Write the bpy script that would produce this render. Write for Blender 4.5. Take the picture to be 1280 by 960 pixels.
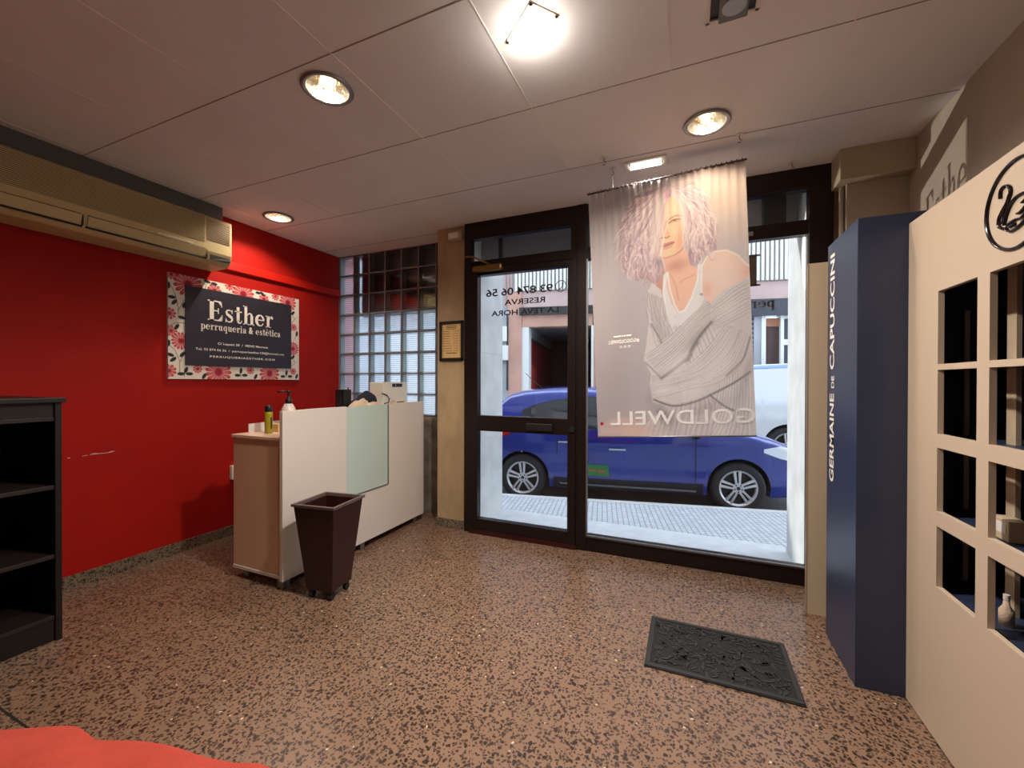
import bpy, bmesh, math, random
import numpy as np
from mathutils import Vector, Matrix
for o in list(bpy.data.objects): bpy.data.objects.remove(o)
sc = bpy.context.scene
C = sc.collection
random.seed(4); rng = np.random.default_rng(4)
PI = math.pi
def rad(a): return math.radians(a)

# ------------------------------------------------------------- camera
F, YAW, PITCH, ROLL = 517.9, 23.037, -0.294, 0.13
cd = bpy.data.cameras.new('camera'); cam = bpy.data.objects.new('camera', cd); C.objects.link(cam)
cd.sensor_width = 36; cd.lens = F / 1280 * 36; cd.clip_start = 0.02; cd.clip_end = 300
y_, p_, r_ = rad(YAW), rad(PITCH), rad(ROLL)
fw = Vector((-math.sin(y_) * math.cos(p_), math.cos(y_) * math.cos(p_), math.sin(p_)))
r0 = Vector((math.cos(y_), math.sin(y_), 0)); u0 = r0.cross(fw)
rt = math.cos(r_) * r0 + math.sin(r_) * u0; up = -math.sin(r_) * r0 + math.cos(r_) * u0
M = Matrix((rt, up, -fw)).transposed().to_4x4(); M.translation = Vector((0, 0, 1.2))
cam.matrix_world = M
sc.camera = cam

# ------------------------------------------------------------- world, sun, exposure
sc.view_settings.view_transform = 'Standard'; sc.view_settings.look = 'None'
sc.view_settings.gamma = 1; sc.view_settings.use_curve_mapping = False
sc.view_settings.exposure = 0.0
w = bpy.data.worlds.new('sky'); sc.world = w; w.use_nodes = True
bg = w.node_tree.nodes['Background']; bg.inputs[0].default_value = (0.72, 0.84, 1.0, 1); bg.inputs[1].default_value = 5.5
def sun_to(d, energy, col, ang=0.6):
    l = bpy.data.lights.new('sun', 'SUN'); l.energy = energy; l.color = col; l.angle = rad(ang)
    o = bpy.data.objects.new('sun', l); C.objects.link(o)
    o.rotation_euler = Vector(d).to_track_quat('Z', 'Y').to_euler(); return o
SUND = (-1.2, 0.42, 0.80)
sun_to(SUND, 5.0, (1, 0.96, 0.9))
LWARM = (1.0, 0.86, 0.73); LNEUT = (1.0, 0.95, 0.90)

# ------------------------------------------------------------- materials
def lin(c):
    if isinstance(c, str): c = [int(c[i:i+2], 16) for i in (0, 2, 4)]
    return tuple((v/255/12.92 if v/255 <= .04045 else ((v/255+.055)/1.055)**2.4) for v in c[:3]) + (1,)
MT = {}
def mat(name, col=(128,128,128), rough=.5, metal=0, spec=.5, emit=None, es=0, var=0, vscale=8, bump=0, bscale=60, stretch=None, col2=None):
    m = bpy.data.materials.new(name); m.use_nodes = True; nt = m.node_tree; b = nt.nodes['Principled BSDF']
    b.inputs['Base Color'].default_value = lin(col); b.inputs['Roughness'].default_value = rough
    b.inputs['Metallic'].default_value = metal; b.inputs['Specular IOR Level'].default_value = spec
    if emit: b.inputs['Emission Color'].default_value = lin(emit); b.inputs['Emission Strength'].default_value = es
    if var or bump:
        tc = nt.nodes.new('ShaderNodeTexCoord'); mp = nt.nodes.new('ShaderNodeMapping')
        nt.links.new(tc.outputs['Object'], mp.inputs[0])
        if stretch: mp.inputs['Scale'].default_value = stretch
    if var:
        n = nt.nodes.new('ShaderNodeTexNoise'); n.inputs['Scale'].default_value = vscale; n.inputs['Detail'].default_value = 5
        nt.links.new(mp.outputs[0], n.inputs[0])
        cr = nt.nodes.new('ShaderNodeMix'); cr.data_type = 'RGBA'
        c2 = lin(col2) if col2 else tuple(v*(1-var) for v in lin(col)[:3]) + (1,)
        cr.inputs[6].default_value = lin(col); cr.inputs[7].default_value = c2
        mr = nt.nodes.new('ShaderNodeMapRange'); mr.inputs[1].default_value = .35; mr.inputs[2].default_value = .65
        nt.links.new(n.outputs[0], mr.inputs[0]); nt.links.new(mr.outputs[0], cr.inputs[0]); nt.links.new(cr.outputs[2], b.inputs['Base Color'])
    if bump:
        n2 = nt.nodes.new('ShaderNodeTexNoise'); n2.inputs['Scale'].default_value = bscale; n2.inputs['Detail'].default_value = 3
        nt.links.new(mp.outputs[0], n2.inputs[0])
        bp = nt.nodes.new('ShaderNodeBump'); bp.inputs['Strength'].default_value = bump; bp.inputs['Distance'].default_value = .01
        nt.links.new(n2.outputs[0], bp.inputs['Height']); nt.links.new(bp.outputs[0], b.inputs['Normal'])
    MT[name] = m; return m
def glass(name, tint=(1,1,1,1), rough=0.0, refl=.08):
    m = bpy.data.materials.new(name); m.use_nodes = True; nt = m.node_tree; nt.nodes.clear()
    out = nt.nodes.new('ShaderNodeOutputMaterial'); t = nt.nodes.new('ShaderNodeBsdfTransparent'); g = nt.nodes.new('ShaderNodeBsdfGlossy')
    t.inputs[0].default_value = tint; g.inputs['Roughness'].default_value = rough
    mx = nt.nodes.new('ShaderNodeMixShader'); fr = nt.nodes.new('ShaderNodeFresnel'); fr.inputs[0].default_value = 1.45
    mm = nt.nodes.new('ShaderNodeMath'); mm.operation = 'MULTIPLY'; mm.inputs[1].default_value = refl / .04 * .5
    nt.links.new(fr.outputs[0], mm.inputs[0]); nt.links.new(mm.outputs[0], mx.inputs[0])
    nt.links.new(t.outputs[0], mx.inputs[1]); nt.links.new(g.outputs[0], mx.inputs[2]); nt.links.new(mx.outputs[0], out.inputs[0])
    MT[name] = m; return m
def nodes(name):
    m = bpy.data.materials.new(name); m.use_nodes = True; MT[name] = m
    return m, m.node_tree, m.node_tree.nodes['Principled BSDF']

def terrazzo(name, base, base2, chip, chip2, rough):
    m, nt, b = nodes(name); N, L = nt.nodes.new, nt.links.new
    tc = N('ShaderNodeTexCoord'); n = N('ShaderNodeTexNoise'); n.inputs['Scale'].default_value = 5; L(tc.outputs['Object'], n.inputs[0])
    mx = N('ShaderNodeMix'); mx.data_type = 'RGBA'; mx.inputs[6].default_value = lin(base); mx.inputs[7].default_value = lin(base2); L(n.outputs[0], mx.inputs[0])
    nd = N('ShaderNodeTexNoise'); nd.inputs['Scale'].default_value = 70; L(tc.outputs['Object'], nd.inputs[0])
    va = N('ShaderNodeVectorMath'); va.operation = 'MULTIPLY_ADD'; va.inputs[1].default_value = (.016, .016, .016); L(nd.outputs['Color'], va.inputs[0]); L(tc.outputs['Object'], va.inputs[2])
    last = mx.outputs[2]
    for sc_, lo, hi, cc, prob in ((44, .30, .36, chip, .66), (70, .36, .42, chip2, .7), (95, .33, .40, chip, .6), (40, .16, .19, 'd9c4a4', .07)):
        v = N('ShaderNodeTexVoronoi'); v.inputs['Scale'].default_value = sc_; L(va.outputs[0], v.inputs['Vector'])
        v.voronoi_dimensions = '3D'
        s = N('ShaderNodeSeparateColor'); L(v.outputs['Color'], s.inputs[0])
        lt = N('ShaderNodeMath'); lt.operation = 'LESS_THAN'; L(s.outputs[0], lt.inputs[0]); lt.inputs[1].default_value = prob
        mr = N('ShaderNodeMapRange'); mr.inputs[1].default_value = hi; mr.inputs[2].default_value = lo; mr.inputs[3].default_value = 0; mr.inputs[4].default_value = 1
        L(v.outputs['Distance'], mr.inputs[0])
        mu = N('ShaderNodeMath'); mu.operation = 'MULTIPLY'; L(lt.outputs[0], mu.inputs[0]); L(mr.outputs[0], mu.inputs[1])
        m2 = N('ShaderNodeMath'); m2.operation = 'MULTIPLY'; m2.inputs[1].default_value = .92; L(mu.outputs[0], m2.inputs[0])
        x = N('ShaderNodeMix'); x.data_type = 'RGBA'; L(m2.outputs[0], x.inputs[0]); L(last, x.inputs[6]); x.inputs[7].default_value = lin(cc); last = x.outputs[2]
    L(last, b.inputs['Base Color']); b.inputs['Roughness'].default_value = rough
    nr = N('ShaderNodeTexNoise'); nr.inputs['Scale'].default_value = 3; L(tc.outputs['Object'], nr.inputs[0])
    r2 = N('ShaderNodeMapRange'); r2.inputs[3].default_value = rough-.08; r2.inputs[4].default_value = rough+.12; L(nr.outputs[0], r2.inputs[0]); L(r2.outputs[0], b.inputs['Roughness'])
    return m
terrazzo('terrazzo', '8c6f5a', '7c604a', '271c17', '453129', .30)
terrazzo('terrazzo_skirting', '80715c', '6e604d', '2c2721', '4d4337', .4)

def vcol(name, rough=.8, translucent=0, spec=.2):
    m, nt, b = nodes(name); a = nt.nodes.new('ShaderNodeAttribute'); a.attribute_name = 'Col'
    nt.links.new(a.outputs['Color'], b.inputs['Base Color']); b.inputs['Roughness'].default_value = rough; b.inputs['Specular IOR Level'].default_value = spec
    if translucent:
        t = nt.nodes.new('ShaderNodeBsdfTranslucent'); nt.links.new(a.outputs['Color'], t.inputs[0])
        mx = nt.nodes.new('ShaderNodeMixShader'); mx.inputs[0].default_value = translucent
        nt.links.new(b.outputs[0], mx.inputs[1]); nt.links.new(t.outputs[0], mx.inputs[2]); nt.links.new(mx.outputs[0], nt.nodes['Material Output'].inputs[0])
    return m
vcol('print_fabric', .85, .5); vcol('print_board', .45, 0, .4)
mat('red_wall', (170,26,16), .6, spec=.15, var=.12, vscale=2.5, bump=.05, bscale=180)
mat('red_trunk', (184,28,15), .5, spec=.2)
mat('ceiling_tile', (234,229,226), .85, var=.05, vscale=3, bump=.04, bscale=300)
mat('joint_dark', (150,134,128), .8); mat('joint_light', (235,225,218), .8)
mat('beige_wall', (176,160,140), .8, var=.1, vscale=3, bump=.05, bscale=120)
mat('tan_marble', (178,152,116), .45, var=.2, vscale=4, col2=(158,132,98), stretch=(2,2,1))
mat('cream_wall', (226,220,208), .8)
mat('soffit_cream', (176,160,132), .7)
mat('brown_marble', (146,132,118), .4, var=.5, vscale=9)
mat('bronze_frame', (44,33,29), .35, metal=.6, spec=.5)
mat('bronze_red', (62,22,20), .4, metal=.3)
mat('rubber', (22,22,24), .7)
mat('black', (16,15,16), .5); mat('black_gloss', (26,20,24), .12, spec=.8)
mat('brass', (150,118,66), .35, metal=.9)
mat('chrome', (205,205,205), .15, metal=1); mat('steel', (150,150,150), .4, metal=.9)
mat('reflector', (228,224,214), .22, metal=1, bump=.4, bscale=40)
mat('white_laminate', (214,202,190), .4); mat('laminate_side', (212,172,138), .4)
mat('peach_laminate', (226,190,164), .35)
mat('white_plastic', (220,212,198), .4); mat('cream_plastic', (203,183,132), .4)
mat('cream_dark', (120,104,78), .55); mat('grey_plastic', (96,98,92), .4)
mat('blackbrown_wood', (20,13,12), .45, var=.4, vscale=6, stretch=(1,1,12)); mat('shelf_edge', (36,26,24), .45)
mat('bin_wood', (50,22,19), .33, var=.35, vscale=8, stretch=(8,8,1), spec=.5); mat('bin_rim', (86,66,62), .35)
mat('navy', (44,52,74), .38); mat('navy_light', (78,86,108), .45); mat('display_cream', (194,173,149), .55)
mat('tan_panel', (190,168,140), .5); mat('panel_edge', (150,130,105), .5)
mat('mat_rubber', (19,18,17), .75, bump=.3, bscale=120); mat('mat_raised', (38,36,33), .6)
mat('coral_cloth', (172,58,40), .85, var=.08, vscale=20, bump=.25, bscale=400)
mat('dark_cloth', (30,30,44), .9, bump=.3, bscale=200); mat('beige_cloth', (202,176,150), .9, bump=.3, bscale=200)
mat('olive_bottle', (150,140,26), .3); mat('white_bottle', (226,214,204), .3)
mat('paper', (214,208,202), .7); mat('parchment', (212,172,112), .7); mat('ink', (60,44,30), .8)
mat('letter_white', (246,236,222), .6); mat('letter_black', (30,26,28), .5); mat('letter_gold', (120,104,84), .4, metal=.3)
mat('letter_banner', (212,208,205), .8); mat('board_dark', (46,42,52), .45)
mat('lamp_on', (255,240,210), .4, emit=(255,236,205), es=22); mat('lamp_warm', (255,225,180), .4, emit=(255,222,172), es=12)
mat('lamp_tube', (255,250,235), .4, emit=(255,246,226), es=6)
mat('outer_marble', (196,196,192), .55, var=.18, vscale=6, bump=.02)
mat('asphalt', (112,110,108), .95, var=.25, vscale=12, bump=.2, bscale=200)
mat('kerb', (186,184,180), .85, var=.1, vscale=5)
mat('entry_slab', (188,188,188), .6, var=.12, vscale=10)
mat('salmon', (200,156,138), .85, var=.15, vscale=2); mat('pink_render', (204,176,170), .9, var=.12, vscale=2)
mat('grey_render', (176,178,184), .9, var=.2, vscale=1.5); mat('white_paint', (222,222,218), .7)
mat('cladding', (226,222,212), .7); mat('cladding_gap', (150,142,132), .9)
mat('red_door', (150,44,44), .6); mat('dark_brown', (74,54,50), .7); mat('dirt_grey', (70,68,66), .9, var=.4, vscale=6)
mat('shop_dark', (70,72,80), .4); mat('window_dark', (62,68,80), .15, spec=.7); mat('wood_orange', (168,112,84), .6)
mat('car_blue', (14,40,135), .2, spec=.6); MT['car_blue'].node_tree.nodes['Principled BSDF'].inputs['Coat Weight'].default_value = .8
mat('van_white', (226,228,232), .3); mat('van_blue_trim', (120,150,215), .3)
mat('car_glass', (20,26,34), .06, spec=.9); mat('tyre', (44,44,46), .85); mat('rim_silver', (206,206,208), .3, metal=.5)
mat('wheel_dark', (34,34,38), .6); mat('car_black', (26,26,30), .5); mat('head_lamp', (226,232,240), .12, spec=.9)
mat('tail_red', (170,16,20), .2); mat('green_sticker', (52,120,70), .6); mat('sticker_red', (196,80,50), .6)
mat('shutter_grey', (150,152,154), .6); mat('seam', (8,14,50), .6); mat('mortar', (136,132,134), .8)
glass('window_glass', (.95,.97,.98,1), 0, .06); glass('block_front', (.9,.95,.95,1), .05, .10); mat('block_side', (176,188,184), .3)
# frosted counter inset
m, nt, b = nodes('frosted_glass'); b.inputs['Base Color'].default_value = lin((186,200,190)); b.inputs['Roughness'].default_value = .22; b.inputs['Specular IOR Level'].default_value = .6
# glass block: clear rim with a rippled translucent face
m, nt, b = nodes('glass_block'); nt.nodes.remove(b); N, L = nt.nodes.new, nt.links.new
t = N('ShaderNodeBsdfTransparent'); t.inputs[0].default_value = (.78, .86, .88, 1); tl = N('ShaderNodeBsdfTranslucent'); tl.inputs[0].default_value = (.88, .92, 1, 1)
g = N('ShaderNodeBsdfGlossy'); g.inputs['Roughness'].default_value = .08; g.inputs[0].default_value = (.9, .95, 1, 1)
tc = N('ShaderNodeTexCoord'); wv = N('ShaderNodeTexWave'); wv.bands_direction = 'Z'; wv.inputs['Scale'].default_value = 16; wv.inputs['Distortion'].default_value = .6
L(tc.outputs['Object'], wv.inputs[0]); mr = N('ShaderNodeMapRange'); mr.inputs[3].default_value = .35; mr.inputs[4].default_value = .65; L(wv.outputs[0], mr.inputs[0])
m1 = N('ShaderNodeMixShader'); L(mr.outputs[0], m1.inputs[0]); L(t.outputs[0], m1.inputs[1]); L(tl.outputs[0], m1.inputs[2])
m2 = N('ShaderNodeMixShader'); m2.inputs[0].default_value = .1; L(m1.outputs[0], m2.inputs[1]); L(g.outputs[0], m2.inputs[2]); L(m2.outputs[0], nt.nodes['Material Output'].inputs[0])
# pavement of small square tiles
m, nt, b = nodes('pavement'); N, L = nt.nodes.new, nt.links.new
tc = N('ShaderNodeTexCoord'); mp = N('ShaderNodeMapping'); mp.inputs['Rotation'].default_value = (0, 0, rad(-10.7)); L(tc.outputs['Object'], mp.inputs[0])
br = N('ShaderNodeTexBrick'); br.offset = 0; br.inputs['Scale'].default_value = 1; br.inputs['Brick Width'].default_value = .05; br.inputs['Row Height'].default_value = .05; br.inputs['Mortar Size'].default_value = .006
br.inputs['Color1'].default_value = lin((186,186,188)); br.inputs['Color2'].default_value = lin((170,170,174)); br.inputs['Mortar'].default_value = lin((136,136,142)); L(mp.outputs[0], br.inputs[0])
L(br.outputs[0], b.inputs['Base Color']); b.inputs['Roughness'].default_value = .8
bp = N('ShaderNodeBump'); bp.inputs['Strength'].default_value = .8; bp.inputs['Distance'].default_value = .006; bp.invert = True; L(br.outputs['Fac'], bp.inputs['Height']); L(bp.outputs[0], b.inputs['Normal'])

# ------------------------------------------------------------- mesh helpers
ORG = {}
class MB:
    def __init__(s): s.v = []; s.f = []
    def add(s, vs, fs):
        n = len(s.v); s.v += [tuple(p) for p in vs]; s.f += [tuple(i + n for i in f) for f in fs]; return s
    def box(s, x0, x1, y0, y1, z0, z1):
        v = [(x, y, z) for x in (x0, x1) for y in (y0, y1) for z in (z0, z1)]
        return s.add(v, [(0,1,3,2), (4,6,7,5), (0,4,5,1), (2,3,7,6), (0,2,6,4), (1,5,7,3)])
    def poly(s, pts): return s.add(pts, [tuple(range(len(pts)))])
    def prism(s, pts, d):                     # flat polygon pts pushed along vector d
        n = len(pts); q = [tuple(np.add(p, d)) for p in pts]
        return s.add(list(pts) + q, [tuple(range(n))[::-1], tuple(range(n, 2*n))] + [(i, (i+1) % n, n+(i+1) % n, n+i) for i in range(n)])
    def grid(s, P, close_u=False, close_v=False):   # P[i][j]
        nu, nv = len(P), len(P[0]); fs = []
        for i in range(nu - (0 if close_u else 1)):
            for j in range(nv - (0 if close_v else 1)):
                fs.append((i*nv+j, ((i+1) % nu)*nv+j, ((i+1) % nu)*nv+(j+1) % nv, i*nv+(j+1) % nv))
        return s.add([p for r in P for p in r], fs)
    def lathe(s, prof, o=(0,0,0), axis='z', n=24, cap=True):
        P = []
        for (r, h) in prof:
            row = []
            for k in range(n):
                a = 2*PI*k/n; c, d = r*math.cos(a), r*math.sin(a)
                row.append({'z': (o[0]+c, o[1]+d, o[2]+h), 'y': (o[0]+c, o[1]+h, o[2]+d), 'x': (o[0]+h, o[1]+c, o[2]+d)}[axis])
            P.append(row)
        b0 = len(s.v); s.grid(P, close_v=True)
        if cap:
            s.f.append(tuple(b0+k for k in range(n))); s.f.append(tuple(b0+(len(P)-1)*n+k for k in range(n)))
        return s
    def cyl(s, o, r, h, axis='z', n=24): return s.lathe([(r, 0), (r, h)], o, axis, n)
    def tube(s, pts, r, n=8, flat=None):
        P = []; pts = [Vector(p) for p in pts]
        for i, p in enumerate(pts):
            t = (pts[min(i+1, len(pts)-1)] - pts[max(i-1, 0)]).normalized()
            a = Vector((0,0,1)) if abs(t.z) < .9 else Vector((1,0,0))
            u = t.cross(a).normalized(); v = t.cross(u)
            rr = r[i] if isinstance(r, (list, tuple)) else r
            P.append([tuple(p + u*rr*math.cos(2*PI*k/n) + v*rr*math.sin(2*PI*k/n)) for k in range(n)])
        b0 = len(s.v); s.grid(P, close_v=True); s.f.append(tuple(b0+k for k in range(n))); s.f.append(tuple(b0+(len(P)-1)*n+k for k in range(n)))
        return s
    def build(s, name, m, parent=None, smooth=False, bevel=0, local=False, subsurf=0, fix=True):
        off = (0,0,0) if (local or parent is None) else ORG.get(parent.name, (0,0,0))
        me = bpy.data.meshes.new(name); me.from_pydata([(p[0]-off[0], p[1]-off[1], p[2]-off[2]) for p in s.v], [], s.f)
        if fix:
            bm = bmesh.new(); bm.from_mesh(me); bmesh.ops.recalc_face_normals(bm, faces=bm.faces); bm.to_mesh(me); bm.free()
        if smooth: me.polygons.foreach_set('use_smooth', [True]*len(me.polygons))
        me.materials.append(MT[m] if isinstance(m, str) else m)
        o = bpy.data.objects.new(name, me); C.objects.link(o)
        if parent: o.parent = parent; ORG[o.name] = off
        if bevel:
            md = o.modifiers.new('bevel', 'BEVEL'); md.width = bevel; md.segments = 2; md.limit_method = 'ANGLE'
        if subsurf:
            md = o.modifiers.new('sub', 'SUBSURF'); md.levels = subsurf; md.render_levels = subsurf
        return o
def B(*a): return MB().box(*a)
def thing(name, label, cat, loc=(0,0,0), rotz=0, group=None):
    o = bpy.data.objects.new(name, None); C.objects.link(o); o.location = loc; o.rotation_euler = (0,0,rotz)
    o['label'] = label; o['category'] = cat; ORG[o.name] = tuple(loc)
    if group: o['group'] = group
    return o
def tag(o, label, cat, group=None):
    o['label'] = label; o['category'] = cat
    if group: o['group'] = group
    return o
def struct(o): o['kind'] = 'structure'; return o
def sthing(name, loc=(0,0,0)):
    o = bpy.data.objects.new(name, None); C.objects.link(o); o.location = loc; ORG[o.name] = tuple(loc); o['kind'] = 'structure'; return o
def cut(o, cutters):
    """boolean the MB cutters out of o and bake the result"""
    tmp = []
    for c in cutters:
        k = c.build('cutter', 'black'); tmp.append(k)
        md = o.modifiers.new('b', 'BOOLEAN'); md.object = k; md.operation = 'DIFFERENCE'; md.solver = 'EXACT'
    dg = bpy.context.evaluated_depsgraph_get(); me = bpy.data.meshes.new_from_object(o.evaluated_get(dg))
    o.modifiers.clear(); o.data = me
    for k in tmp: bpy.data.objects.remove(k)
    return o

def text_geo(txt, x0, x1, y0, y1, bold=0, space=1, fit=True):
    """2-D triangles of a line of text scaled into the box"""
    cu = bpy.data.curves.new('t', 'FONT'); cu.body = txt; cu.size = 1; cu.offset = bold; cu.space_character = space; cu.resolution_u = 3
    o = bpy.data.objects.new('t', cu); C.objects.link(o)
    dg = bpy.context.evaluated_depsgraph_get(); dg.update(); me = bpy.data.meshes.new_from_object(o.evaluated_get(dg))
    vs = [(v.co.x, v.co.y) for v in me.vertices]; fs = [tuple(p.vertices) for p in me.polygons]
    bpy.data.objects.remove(o)
    xs = [v[0] for v in vs]; ys = [v[1] for v in vs]
    sx = (x1-x0)/(max(xs)-min(xs)); sy = (y1-y0)/(max(ys)-min(ys))
    return [((v[0]-min(xs))*sx+x0, (v[1]-min(ys))*sy+y0) for v in vs], fs
class T2:
    """collects flat 2-D shapes, mapped to 3-D by o + x*ex + y*ey"""
    def __init__(s): s.v = []; s.f = []
    def add(s, vs, fs): n = len(s.v); s.v += vs; s.f += [tuple(i+n for i in f) for f in fs]; return s
    def text(s, *a, **k): return s.add(*text_geo(*a, **k))
    def rect(s, x0, y0, x1, y1): return s.add([(x0,y0),(x1,y0),(x1,y1),(x0,y1)], [(0,1,2,3)])
    def rib(s, pts, wd):
        n = len(pts); vs = []
        for i, p in enumerate(pts):
            a = pts[max(i-1,0)]; b = pts[min(i+1,n-1)]; dx, dy = b[0]-a[0], b[1]-a[1]; l = math.hypot(dx, dy) or 1
            ww = (wd[i] if isinstance(wd, (list, tuple)) else wd)/2
            vs += [(p[0]-dy/l*ww, p[1]+dx/l*ww), (p[0]+dy/l*ww, p[1]-dx/l*ww)]
        return s.add(vs, [(2*i, 2*i+1, 2*i+3, 2*i+2) for i in range(n-1)])
    def ring(s, cx, cy, rx, ry, w, a0=0, a1=360, n=32):
        return s.rib([(cx+rx*math.cos(rad(a0+(a1-a0)*i/n)), cy+ry*math.sin(rad(a0+(a1-a0)*i/n))) for i in range(n+1)], w if not callable(w) else [w(rad(a0+(a1-a0)*i/n)) for i in range(n+1)])
    def disc(s, cx, cy, rx, ry=None, n=16):
        ry = ry or rx; return s.add([(cx+rx*math.cos(2*PI*k/n), cy+ry*math.sin(2*PI*k/n)) for k in range(n)], [tuple(range(n))])
    def build(s, name, m, parent, o, ex, ey, local=False):
        mb = MB(); mb.add([tuple(o[k]+x*ex[k]+y*ey[k] for k in range(3)) for x, y in s.v], s.f)
        return mb.build(name, m, parent, local=local, fix=False)

# a small bold slab-serif alphabet (unit = cap height; x-height .66)
def g_bowl(t, cx, cy, rx, ry, a0, a1, thick=.17, thin=.06): t.ring(cx, cy, rx-.04, ry, lambda a: thin+(thick-thin)*abs(math.cos(a))**1.3, a0, a1, 28)
def serif_glyph(t, ch):
    R = t.rect
    if ch == 'E':
        R(.10,0,.32,1); R(0,0,.78,.06); R(0,.94,.76,1); R(.3,.47,.56,.53); R(.53,.36,.58,.64); R(.71,.70,.76,1); R(.73,0,.78,.32)
        t.add([(.55,.94),(.74,.94),(.74,.72)],[(0,1,2)]); t.add([(.55,.06),(.76,.06),(.76,.30)],[(0,1,2)]); return .86
    if ch == 's':
        t.rib([(.42,.50),(.37,.59),(.26,.63),(.15,.61),(.09,.52),(.13,.42),(.26,.34),(.38,.26),(.42,.16),(.36,.06),(.24,.02),(.12,.06),(.06,.18)],[.05,.05,.06,.08,.11,.14,.16,.15,.12,.09,.06,.05,.05]); R(.39,.46,.44,.66); R(.04,0,.09,.2); return .52
    if ch == 't':
        R(.11,.12,.28,.86); R(0,.59,.42,.65); t.rib([(.195,.16),(.22,.06),(.30,.03),(.38,.07),(.41,.18)],[.17,.12,.07,.05,.04]); return .45
    if ch in 'hn':
        R(.08,0,.25,1 if ch=='h' else .65); R(0,0,.33,.05); R(0,(.95 if ch=='h' else .60),.2,(1 if ch=='h' else .65))
        t.rib([(.24,.48),(.30,.58),(.40,.62),(.49,.58),(.525,.46),(.525,.0)],[.04,.06,.08,.12,.17,.17]); R(.37,0,.68,.05); return .71
    if ch in 'eè':
        t.ring(.30,.325,.225,.285,lambda a: .06+.13*max(0,-math.cos(a))**1.2+.06*max(0,math.cos(a))*(1 if math.sin(a)>0 else 0),5,330,34); R(.1,.32,.56,.38)
        if ch == 'è': t.rib([(.2,.98),(.36,.76)],[.12,.04])
        return .62
    if ch == 'r':
        R(.08,0,.25,.65); R(0,0,.35,.05); R(0,.60,.2,.65); t.rib([(.24,.40),(.28,.54),(.36,.61),(.44,.61)],[.04,.06,.08,.1]); t.disc(.43,.55,.075); return .52
    if ch in 'pq':
        if ch == 'p': R(.08,-.3,.25,.65); R(0,-.3,.35,-.25); R(0,.60,.2,.65); g_bowl(t,.35,.325,.22,.29,-150,150); return .66
        R(.38,-.3,.55,.65); R(.28,-.3,.63,-.25); g_bowl(t,.30,.325,.22,.29,30,330); return .66
    if ch == 'u':
        R(.38,0,.55,.65); R(.0,.60,.2,.65); R(.30,.60,.5,.65); R(.5,0,.63,.05); t.rib([(.155,.65),(.155,.2),(.19,.08),(.28,.03),(.36,.07),(.41,.18)],[.17,.17,.12,.07,.05,.04]); return .66
    if ch == 'i': R(.08,0,.25,.65); R(0,0,.33,.05); R(0,.60,.2,.65); t.disc(.165,.84,.1); return .36
    if ch == 'a':
        R(.34,.05,.5,.48); t.rib([(.10,.52),(.16,.60),(.28,.63),(.38,.58),(.42,.46)],[.08,.06,.06,.09,.15]); t.ring(.24,.19,.13,.15,.12,0,360,20); R(.48,0,.6,.06); t.disc(.12,.50,.07); return .60
    if ch == 'c': g_bowl(t,.32,.325,.25,.29,50,320,.18,.06); t.disc(.45,.5,.075); return .56
    return .3
def serif_line(txt, x0, x1, y0, cap, tgt):
    w = 0; parts = []
    for ch in txt:
        t = T2()
        if ch == '&': t.text('&', 0, .72, 0, .95, bold=.03); a = .8
        else: a = serif_glyph(t, ch)
        parts.append((t, w)); w += a + .04
    k = (x1-x0)/(w-.04)
    for t, o in parts: tgt.add([(x0+(x+o)*k, y0+y*cap) for x, y in t.v], t.f)
    return tgt

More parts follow.
